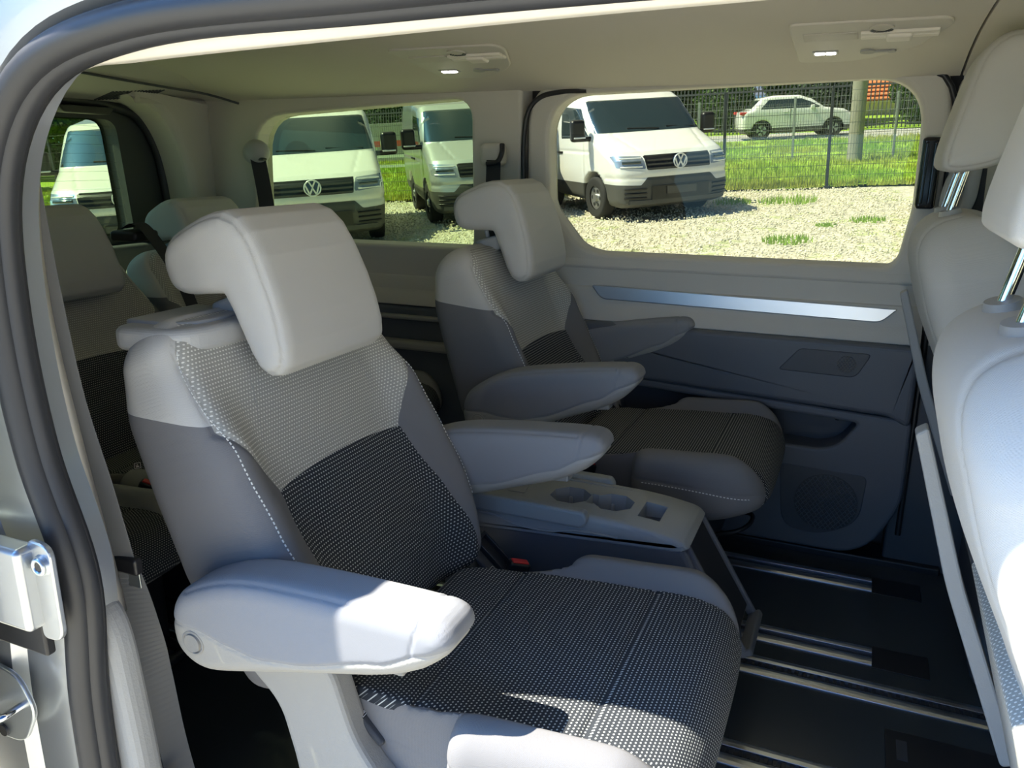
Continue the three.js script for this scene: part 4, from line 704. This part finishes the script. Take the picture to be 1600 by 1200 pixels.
const wheelGeo = new THREE.LatheGeometry([[0.2, -0.1], [0.3, -0.115], [0.345, -0.1], [0.355, -0.06], [0.355, 0.06], [0.345, 0.1], [0.3, 0.115], [0.2, 0.1]].map(([a, b]) => new THREE.Vector2(a, b)), 40).rotateX(Math.PI / 2);
const rimGeo = (() => { const out = [new THREE.CylinderGeometry(0.205, 0.205, 0.16, 36).rotateX(Math.PI / 2)]; return merge(out); })();
function badge(parent, x, y, r) {
  const b = part(parent, 'front_badge', [new THREE.CylinderGeometry(r, r, 0.02, 32).rotateZ(Math.PI / 2)], mv2.badgeBlue, [x, y, 0]);
  const w = r * 0.085, stroke = (p) => { const out = []; for (let i = 1; i < p.length; i++) { const [a0, b0] = p[i - 1], [a1, b1] = p[i], L = Math.hypot(a1 - a0, b1 - b0), g = new THREE.BoxGeometry(0.012, L * r + w, w * 2.1); g.rotateX(Math.atan2(a1 - a0, b1 - b0)); g.translate(0.014, (b0 + b1) / 2 * r, (a0 + a1) / 2 * r); out.push(g); } return merge(out); };
  part(b, 'badge_ring', new THREE.TorusGeometry(r * 0.93, r * 0.085, 8, 36).rotateY(Math.PI / 2).translate(0.012, 0, 0), mv2.badgeWhite);
  part(b, 'badge_letter', stroke([[-0.37, 0.82], [0, 0.1], [0.37, 0.82]]), mv2.badgeWhite); part(b, 'badge_letter', stroke([[-0.8, 0.42], [-0.38, -0.78], [0, -0.02], [0.38, -0.78], [0.8, 0.42]]), mv2.badgeWhite);
}
function panelVan(label, x, z, yaw, paint) {
  const t = thing('panel_van', label, 'van', [0, 0, 0], 0, 'parked panel vans'); stand(t, x, z, yaw); t.scale.set(1.06, 0.99, 1.06);
  const body = part(t, 'body', vanGeo.body, paint); part(t, 'lower_cladding', vanGeo.dark, mv2.bumper);
  part(t, 'windscreen', vanGeo.shield, mv2.vanGlass); part(t, 'side_window', vanGeo.side, mv2.vanGlass);
  part(t, 'headlamp', vanGeo.lamps, mv2.lamp);
  for (const s of [-1, 1]) { part(t, 'lamp_strip', [0.89, 1.02].map((y) => { const p = []; for (let i = 0; i <= 5; i++) { const zz = s * lerp(0.62, 0.93, i / 5); p.push([frontX(zz, y) + 0.005, y, zz]); } return tube(p, 0.012, 14, 6); }), mv2.badgeWhite); part(t, 'lamp_core', [0.955].map((y) => { const p = []; for (let i = 0; i <= 5; i++) { const zz = s * lerp(0.64, 0.9, i / 5); p.push([frontX(zz, y) + 0.002, y, zz]); } return tube(p, 0.025, 14, 6); }), mv2.vanGlass); }
  const gr = part(t, 'grille', vanGeo.grille, mv2.grilleBlack); for (const y of [0.85, 0.915, 0.98, 1.045]) part(gr, 'grille_slat', sweepFront(y, 0.014, 0.545, 0.014), std([0.05, 0.05, 0.05], 0.4));
  badge(t, frontX(0, 0.945) + 0.025, 0.945, 0.12);
  const bm = part(t, 'bumper_panel', [sweepFront(0.46, 0.12, 0.5, 0.02)], mv2.grilleBlack);
  part(bm, 'bumper_lip', sweepFront(0.33, 0.03, 0.84, 0.03), mv2.bumper); part(bm, 'plate_mount', sweepFront(0.5, 0.06, 0.26, 0.032), mv2.bumper);
  for (const s of [-1, 1]) for (const y of [0.4, 0.47, 0.54]) { const p = []; for (let i = 0; i <= 4; i++) { const zz = s * lerp(0.58, 0.9, i / 4); p.push([frontX(zz, y) + 0.012, y, zz]); } part(bm, 'intake_slat', tube(p, 0.014, 10, 6), mv2.grilleBlack); }
  for (const s of [-1, 1]) {
    for (const wx of [-1.0, -3.0]) { const w = part(t, 'wheel', wheelGeo, mv2.tyre, [wx, 0.355, s * 0.87]); part(w, 'rim', rimGeo, mv2.rim); for (let k = 0; k < 6; k++) part(w, 'rim_hole', new THREE.CylinderGeometry(0.03, 0.03, 0.02, 14).rotateX(Math.PI / 2).translate(0.13 * Math.cos(k * 1.047), 0.13 * Math.sin(k * 1.047), s * 0.078), mv2.tyre); part(w, 'hub', new THREE.CylinderGeometry(0.06, 0.07, 0.05, 20).rotateX(Math.PI / 2).translate(0, 0, s * 0.085), mv2.rim); }
    const mi = part(t, 'mirror', [new RoundedBoxGeometry(0.14, 0.36, 0.24, 3, 0.06).translate(-1.12, 1.47, s * 1.2), box(-1.16, -1.06, 1.29, 1.37, Math.min(s * 0.92, s * 1.2), Math.max(s * 0.92, s * 1.2), 0.03), ], mv2.grilleBlack); part(mi, 'mirror_signal', box(-1.06, -1.043, 1.345, 1.37, s * 1.19 - 0.1, s * 1.19 + 0.1, 0.006), mv2.badgeWhite);
    for (const hx of [-2.25, -2.5]) part(t, 'door_handle', box(hx - 0.09, hx + 0.09, 1.06, 1.1, s > 0 ? 0.97 : -1.02, s > 0 ? 1.02 : -0.98, 0.015), mv2.grilleBlack);
    part(t, 'wiper', bar([frontX(0.1 + s * 0.35, 1.47) + 0.01, 1.47, 0.1 + s * 0.35], [frontX(0.1 + s * 0.35 - 0.55, 1.445) + 0.012, 1.445, 0.1 + s * 0.35 - 0.55], 0.009), mv2.grilleBlack);
  }
  part(t, 'axle', [bar([-1, 0.36, -0.86], [-1, 0.36, 0.86], 0.05), bar([-3.0, 0.36, -0.86], [-3.0, 0.36, 0.86], 0.05)], mv2.tyre);
  return t;
}
const paintWhite = std([0.78, 0.78, 0.76], 0.35, { clearcoat: 1, clearcoatRoughness: 0.06 }), paintSilver = std([0.52, 0.55, 0.55], 0.35, { metalness: 0.5, clearcoat: 1, clearcoatRoughness: 0.06 });
const VYAW = R(-53);
panelVan('white panel van seen straight on through the far rear quarter window', -7.4, -8.3, VYAW, paintWhite);
panelVan('silver panel van set back between two white vans, behind the far door pillar', -5.8, -11.15, VYAW, paintSilver);
panelVan('white panel van showing its flank through the far door window', -2.8, -11.85, R(-46), paintWhite);
panelVan('white panel van with a sun glint, seen through the rear window', -9.95, -7.15, VYAW, paintWhite);

// ---- wire fences
function fencePanel(x0, x1, zf, h, postH, label, mats, group, wire) {
  const A = V(x0, GROUND(x0, zf(x0)), zf(x0)), B = V(x1, GROUND(x1, zf(x1)), zf(x1)), L = A.distanceTo(B), t = thing('wire_fence', label, 'fence', A.toArray(), 0, group);
  const dx = B.clone().sub(A).normalize(), up = V(-0.027, 1, 0.075).normalize(), sd = dx.clone().cross(up).normalize(); t.quaternion.setFromRotationMatrix(new THREE.Matrix4().makeBasis(dx, up.clone().addScaledVector(dx, -up.dot(dx)).normalize(), sd));
  part(t, 'post', [box(-0.03, 0.03, -0.1, postH, -0.02, 0.02, 0.008)], mats.post); part(t, 'post_foot', box(-0.06, 0.06, 0.0, 0.06, -0.05, 0.05, 0.01), mats.post);
  const out = [], w = wire; for (let x = 0.05; x < L; x += 0.05) out.push(new THREE.CylinderGeometry(w, w, h, 3, 1, true).translate(x, h / 2 + 0.05, 0)); const m1 = part(t, 'vertical_wires', out, mats.wire); m1.userData.kind = 'stuff';
  for (let k = 0; k <= Math.round(h / 0.2); k++) part(t, 'horizontal_wire', bar([0, 0.06 + k * 0.2, 0.006], [L, 0.06 + k * 0.2, 0.006], w * 1.3, w * 1.3, 4), mats.wire);
}
const fenceMats = { post: std([0.035, 0.045, 0.045], 0.5), wire: std([0.06, 0.075, 0.07], 0.6) }, fence2Mats = { post: std([0.28, 0.3, 0.3], 0.5), wire: std([0.3, 0.33, 0.32], 0.6) };
const fz = (x) => lawnEdge(x) - 0.05;
{ const xs = []; for (let k = -11; k <= 3; k++) xs.push(-2.76 + k * 1.98); for (let i = 1; i < xs.length; i++) fencePanel(xs[i - 1], xs[i], fz, 1.75, 1.95, 'dark wire mesh fence panel at the lawn edge, ' + ['first', 'second', 'third', 'fourth', 'fifth', 'sixth', 'seventh', 'eighth', 'ninth', 'tenth', 'eleventh', 'twelfth', 'thirteenth', 'fourteenth'][i - 1] + ' from the left', fenceMats, 'dark wire fence panels along the lawn edge', 0.003); }
{ const f2 = (x) => -22.5 - 0.1 * x; for (let x = -7; x < 3; x += 2.5) fencePanel(x, x + 2.5, f2, 1.5, 1.7, 'galvanised wire fence panel across the lawn, ' + ['first', 'second', 'third', 'fourth'][Math.round((x + 7) / 2.5)] + ' from the left', fence2Mats, 'grey wire fence panels across the lawn', 0.003); }
// dark bar fence along the road
{ const t = thing('bar_fence', 'dark metal bar fence along the far side of the road', 'fence', [-14, 0, -36.2]); const out = []; const dark = std([0.05, 0.055, 0.055], 0.6);
  const im = []; for (let x = -26; x < 18; x += 0.16) { const y = GROUND(x - 14, -36.2); im.push(box(x - 0.025, x + 0.025, y, y + 2.0, -0.015, 0.015)); } part(t, 'fence_bars', im, dark).userData.kind = 'stuff';
  for (const h of [0.25, 1.8]) part(t, 'fence_rail', (() => { const g = box(-26, 18, -0.04, 0.04, -0.025, 0.025); const p = g.attributes.position; for (let i = 0; i < p.count; i++) p.setY(i, p.getY(i) + GROUND(p.getX(i) - 14, -36.2) + h); return g; })(), dark);
}
// utility pole, house, barrier, garden wall
{ const t = thing('utility_pole', 'thick weathered wooden utility pole on the lawn', 'pole', [0, 0, 0]); stand(t, -0.42, -21.8); part(t, 'pole_shaft', new THREE.CylinderGeometry(0.13, 0.19, 8, 24).translate(0, 4, 0), std([0.36, 0.335, 0.285], 0.9, { bumpMap: grain, bumpScale: 0.01 })); }
{ const t = thing('house', 'pale house with an orange tiled roof behind the trees', 'house', [0, 0, 0]); stand(t, 0.9, -52, R(4), -2.0); part(t, 'house_wall', box(-1.8, 1.8, 0, 2.9, -2.5, 2.5), std([0.6, 0.57, 0.48], 0.9));
  const rg = std([0.62, 0.2, 0.07], 0.8); const roof = part(t, 'roof', ext([[-3.0, 2.8], [3.0, 2.8], [0, 4.6]], 'zy', -2.1, 2.1), rg); for (let i = 0; i < 8; i++) part(roof, 'tile_course', box(-2.1, 2.1, 2.86 + i * 0.21, 2.92 + i * 0.21, 3.02 - i * 0.375 - 0.1, 3.06 - i * 0.375, 0.02, 1), rg);
  part(t, 'window', box(0.4, 1.3, 1, 2.2, 2.48, 2.53), mv2.vanGlass); }
{ const t = thing('road_barrier', 'red and white barrier rail behind the fence, between two vans', 'barrier', [0, 0, 0]); stand(t, -12.8, -19.5, R(10)); const redp = std([0.5, 0.07, 0.04], 0.7), wh = std([0.72, 0.72, 0.68], 0.7); for (let i = 0; i < 10; i++) part(t, i % 2 ? 'red_stripe' : 'white_stripe', box(-2.5 + i * 0.5, -2.0 + i * 0.5, 1.0, 1.16, -0.02, 0.02), i % 2 ? redp : wh); for (const x of [-2.2, -0.7, 0.8, 2.2]) { part(t, 'barrier_leg', box(x - 0.05, x + 0.05, 0, 1.0, -0.04, -0.02), wh); } for (const y of [0.4, 0.68]) part(t, 'barrier_rail', box(-2.5, 2.5, y, y + 0.08, -0.03, -0.02), wh); }
{ const t = thing('garden_wall', 'grey stone wall panels behind the fence left of the silver van', 'wall', [0, 0, 0]); stand(t, -14.5, -27, R(8)); const gm = std([0.34, 0.35, 0.34], 0.95, { bumpMap: grain, bumpScale: 0.02 }); for (let i = 0; i < 8; i++) part(t, 'wall_panel', box(-8 + i * 2, -6.06 + i * 2, 0, 1.5 + 0.15 * (i % 2), -0.1, 0.1, 0.02), gm); }
// ---- white car on the road
{
  const side = polySdf([[-2.1, 0.35], [-2.12, 0.75], [-2.05, 1.02], [-1.75, 1.1], [-1.35, 1.5], [-0.9, 1.57], [0.1, 1.55], [0.55, 1.4], [1.05, 1.08], [1.75, 0.98], [2.05, 0.8], [2.1, 0.4], [1.9, 0.22], [-1.9, 0.22]]), sideWin = polySdf([[-1.38, 1.1], [-1.05, 1.43], [0.1, 1.43], [0.45, 1.3], [0.85, 1.08]]);
  const fCar = (x, y, z) => { const a = Math.abs(z), hw = 0.91 - 0.2 * sst(0.95, 1.6, y); let f = smax(side(x - 0.0 - 0.12 * Math.sign(-x) * (a / 0.9) ** 3, y), a - hw, 0.12); for (const c of [-1.3, 1.3]) f = Math.max(f, Math.min(0.38 - Math.hypot(x - c, y - 0.34), a - 0.55)); return f * 0.85; };
  const g = sdfGeo(fCar, [-2.25, 0.1, -1], [2.25, 1.7, 1], 0.045), [glass, r0] = split(g, (x, y, z) => Math.max(sideWin(x, y), 0.5 - Math.abs(z))), [rearG, r1] = split(r0, (x, y, z) => Math.max(1.14 - y, y - 1.44, Math.abs(z) - 0.62, x + 1.2)), [clad, body] = split(r1, (x, y, z) => y - 0.42 - 0.0 * x);
  const t = thing('car', 'white compact car parked on the road behind the fences', 'car', [0, 0, 0]); stand(t, -2.95, -32.4, R(17), 0.06);
  part(t, 'body', body, paintWhite); part(t, 'side_windows', glass, mv2.vanGlass); part(t, 'rear_window', rearG, mv2.vanGlass); part(t, 'lower_cladding', clad, mv2.bumper);
  for (const s of [-1, 1]) { for (const c of [-1.3, 1.3]) { const w = part(t, 'wheel', wheelGeo, mv2.tyre, [c, 0.335, s * 0.78]); w.scale.set(0.94, 0.94, 0.94); part(w, 'rim', rimGeo, mv2.rim); for (let k = 0; k < 5; k++) part(w, 'rim_spoke', box(0.05, 0.22, -0.03, 0.03, s > 0 ? 0.08 : -0.1, s > 0 ? 0.1 : -0.08).rotateZ(k * 1.2566), mv2.tyre); }
    part(t, 'tail_lamp', box(-2.1, -1.82, 0.93, 1.03, s > 0 ? 0.66 : -0.88, s > 0 ? 0.88 : -0.66, 0.03), M.red); part(t, 'mirror', new RoundedBoxGeometry(0.14, 0.13, 0.2, 2, 0.04).translate(0.5, 1.12, s * 0.98), paintWhite); part(t, 'door_gap', box(-0.28, -0.265, 0.45, 1.1, s > 0 ? 0.885 : -0.915, s > 0 ? 0.915 : -0.885), mv2.grilleBlack); part(t, 'door_handle', box(-0.55, -0.35, 0.96, 0.99, s > 0 ? 0.9 : -0.93, s > 0 ? 0.93 : -0.9, 0.01), paintWhite); }
}
// ---- trees and hedge beyond the road
function crownGeo(n, rx, ry, rz, leaf) { const pos = []; for (let i = 0; i < n; i++) { const u = rr(-1, 1), a = rr(0, 6.2832), q = Math.sqrt(1 - u * u), rad = 0.55 + 0.45 * Math.cbrt(rnd()), lump = 0.85 + 0.25 * noiseT(q * Math.cos(a) * 3 + 20, q * Math.sin(a) * 3 + u * 4 + 20, 4096), c = V(q * Math.cos(a) * rx, u * ry, q * Math.sin(a) * rz).multiplyScalar(rad * lump), d1 = V(rr(-1, 1), rr(-1, 1), rr(-1, 1)).normalize().multiplyScalar(leaf * rr(0.6, 1.3)), d2 = V(rr(-1, 1), rr(-1, 1), rr(-1, 1)).normalize().cross(d1).normalize().multiplyScalar(leaf * 0.5); for (const k of [[-1, 0], [0, -1], [1, 0], [-1, 0], [1, 0], [0, 1]]) pos.push(c.x + d1.x * k[0] + d2.x * k[1], c.y + d1.y * k[0] + d2.y * k[1], c.z + d1.z * k[0] + d2.z * k[1]); } const g = new THREE.BufferGeometry(); g.setAttribute('position', new THREE.Float32BufferAttribute(pos, 3)); g.computeVertexNormals(); return g; }
{
  const leafs = [[0.05, 0.11, 0.025], [0.085, 0.16, 0.03], [0.035, 0.075, 0.025]].map((c) => std(c, 0.75, { side: THREE.DoubleSide, transmission: 0.25, thickness: 0 })), bark = std([0.1, 0.085, 0.065], 0.95), crowns = [crownGeo(9000, 3.2, 3.4, 2.6, 0.2), crownGeo(9000, 2.8, 3.0, 2.4, 0.17), crownGeo(6000, 2.2, 1.5, 1.6, 0.13)];
  const trunk = new THREE.CylinderGeometry(0.16, 0.26, 3.5, 12).translate(0, 1.75, 0);
  const tr = (label, x, z, k, m, s, h) => { const t = thing('tree', label, 'tree', [0, 0, 0], 0, 'trees beyond the road'); stand(t, x, z, rr(0, 6.28)); const c = part(t, 'crown', crowns[k], leafs[m], [0, h, 0]); c.scale.setScalar(s); part(t, 'trunk', trunk, bark).scale.set(1, h / 3, 1); };
  const ord = ['first', 'second', 'third', 'fourth', 'fifth', 'sixth', 'seventh', 'eighth', 'ninth', 'tenth', 'eleventh', 'twelfth', 'thirteenth'];
  for (let i = 0; i < 8; i++) tr('dark leafy tree beyond the road, ' + ord[i] + ' from the left in the front row', -44.5 + i * 5.9, -43, i % 2, i % 3, 0.93, 3.4);
  for (let i = 0; i < 7; i++) tr('tall dark tree, ' + ord[i] + ' from the left in the back row', -49 + i * 6.6, -50, i % 2, (i + 1) % 3, 1.02, 4.4);
  [['first', -24.5, -11.5], ['second', -29, -17], ['third', -31.5, -23], ['fourth', -37, -31]].forEach(([w, x, z], i) => tr('dark tree seen through the rear window, ' + w + ' from the left', x - 6, z - 4, i % 2, (i + 2) % 3, 0.95, 2.9));
  tr('pale green bush at the right of the orange roofed house', 2.0, -39.5, 2, 1, 0.95, 1.5);
  for (let i = 0; i < 8; i++) tr('low bush behind the dark bar fence, ' + ord[i] + ' from the left', -33 + i * 4.4, -38.9, 2, (i + 1) % 3, rr(0.8, 0.95), 1.5);
}
renderer.render(scene, camera);
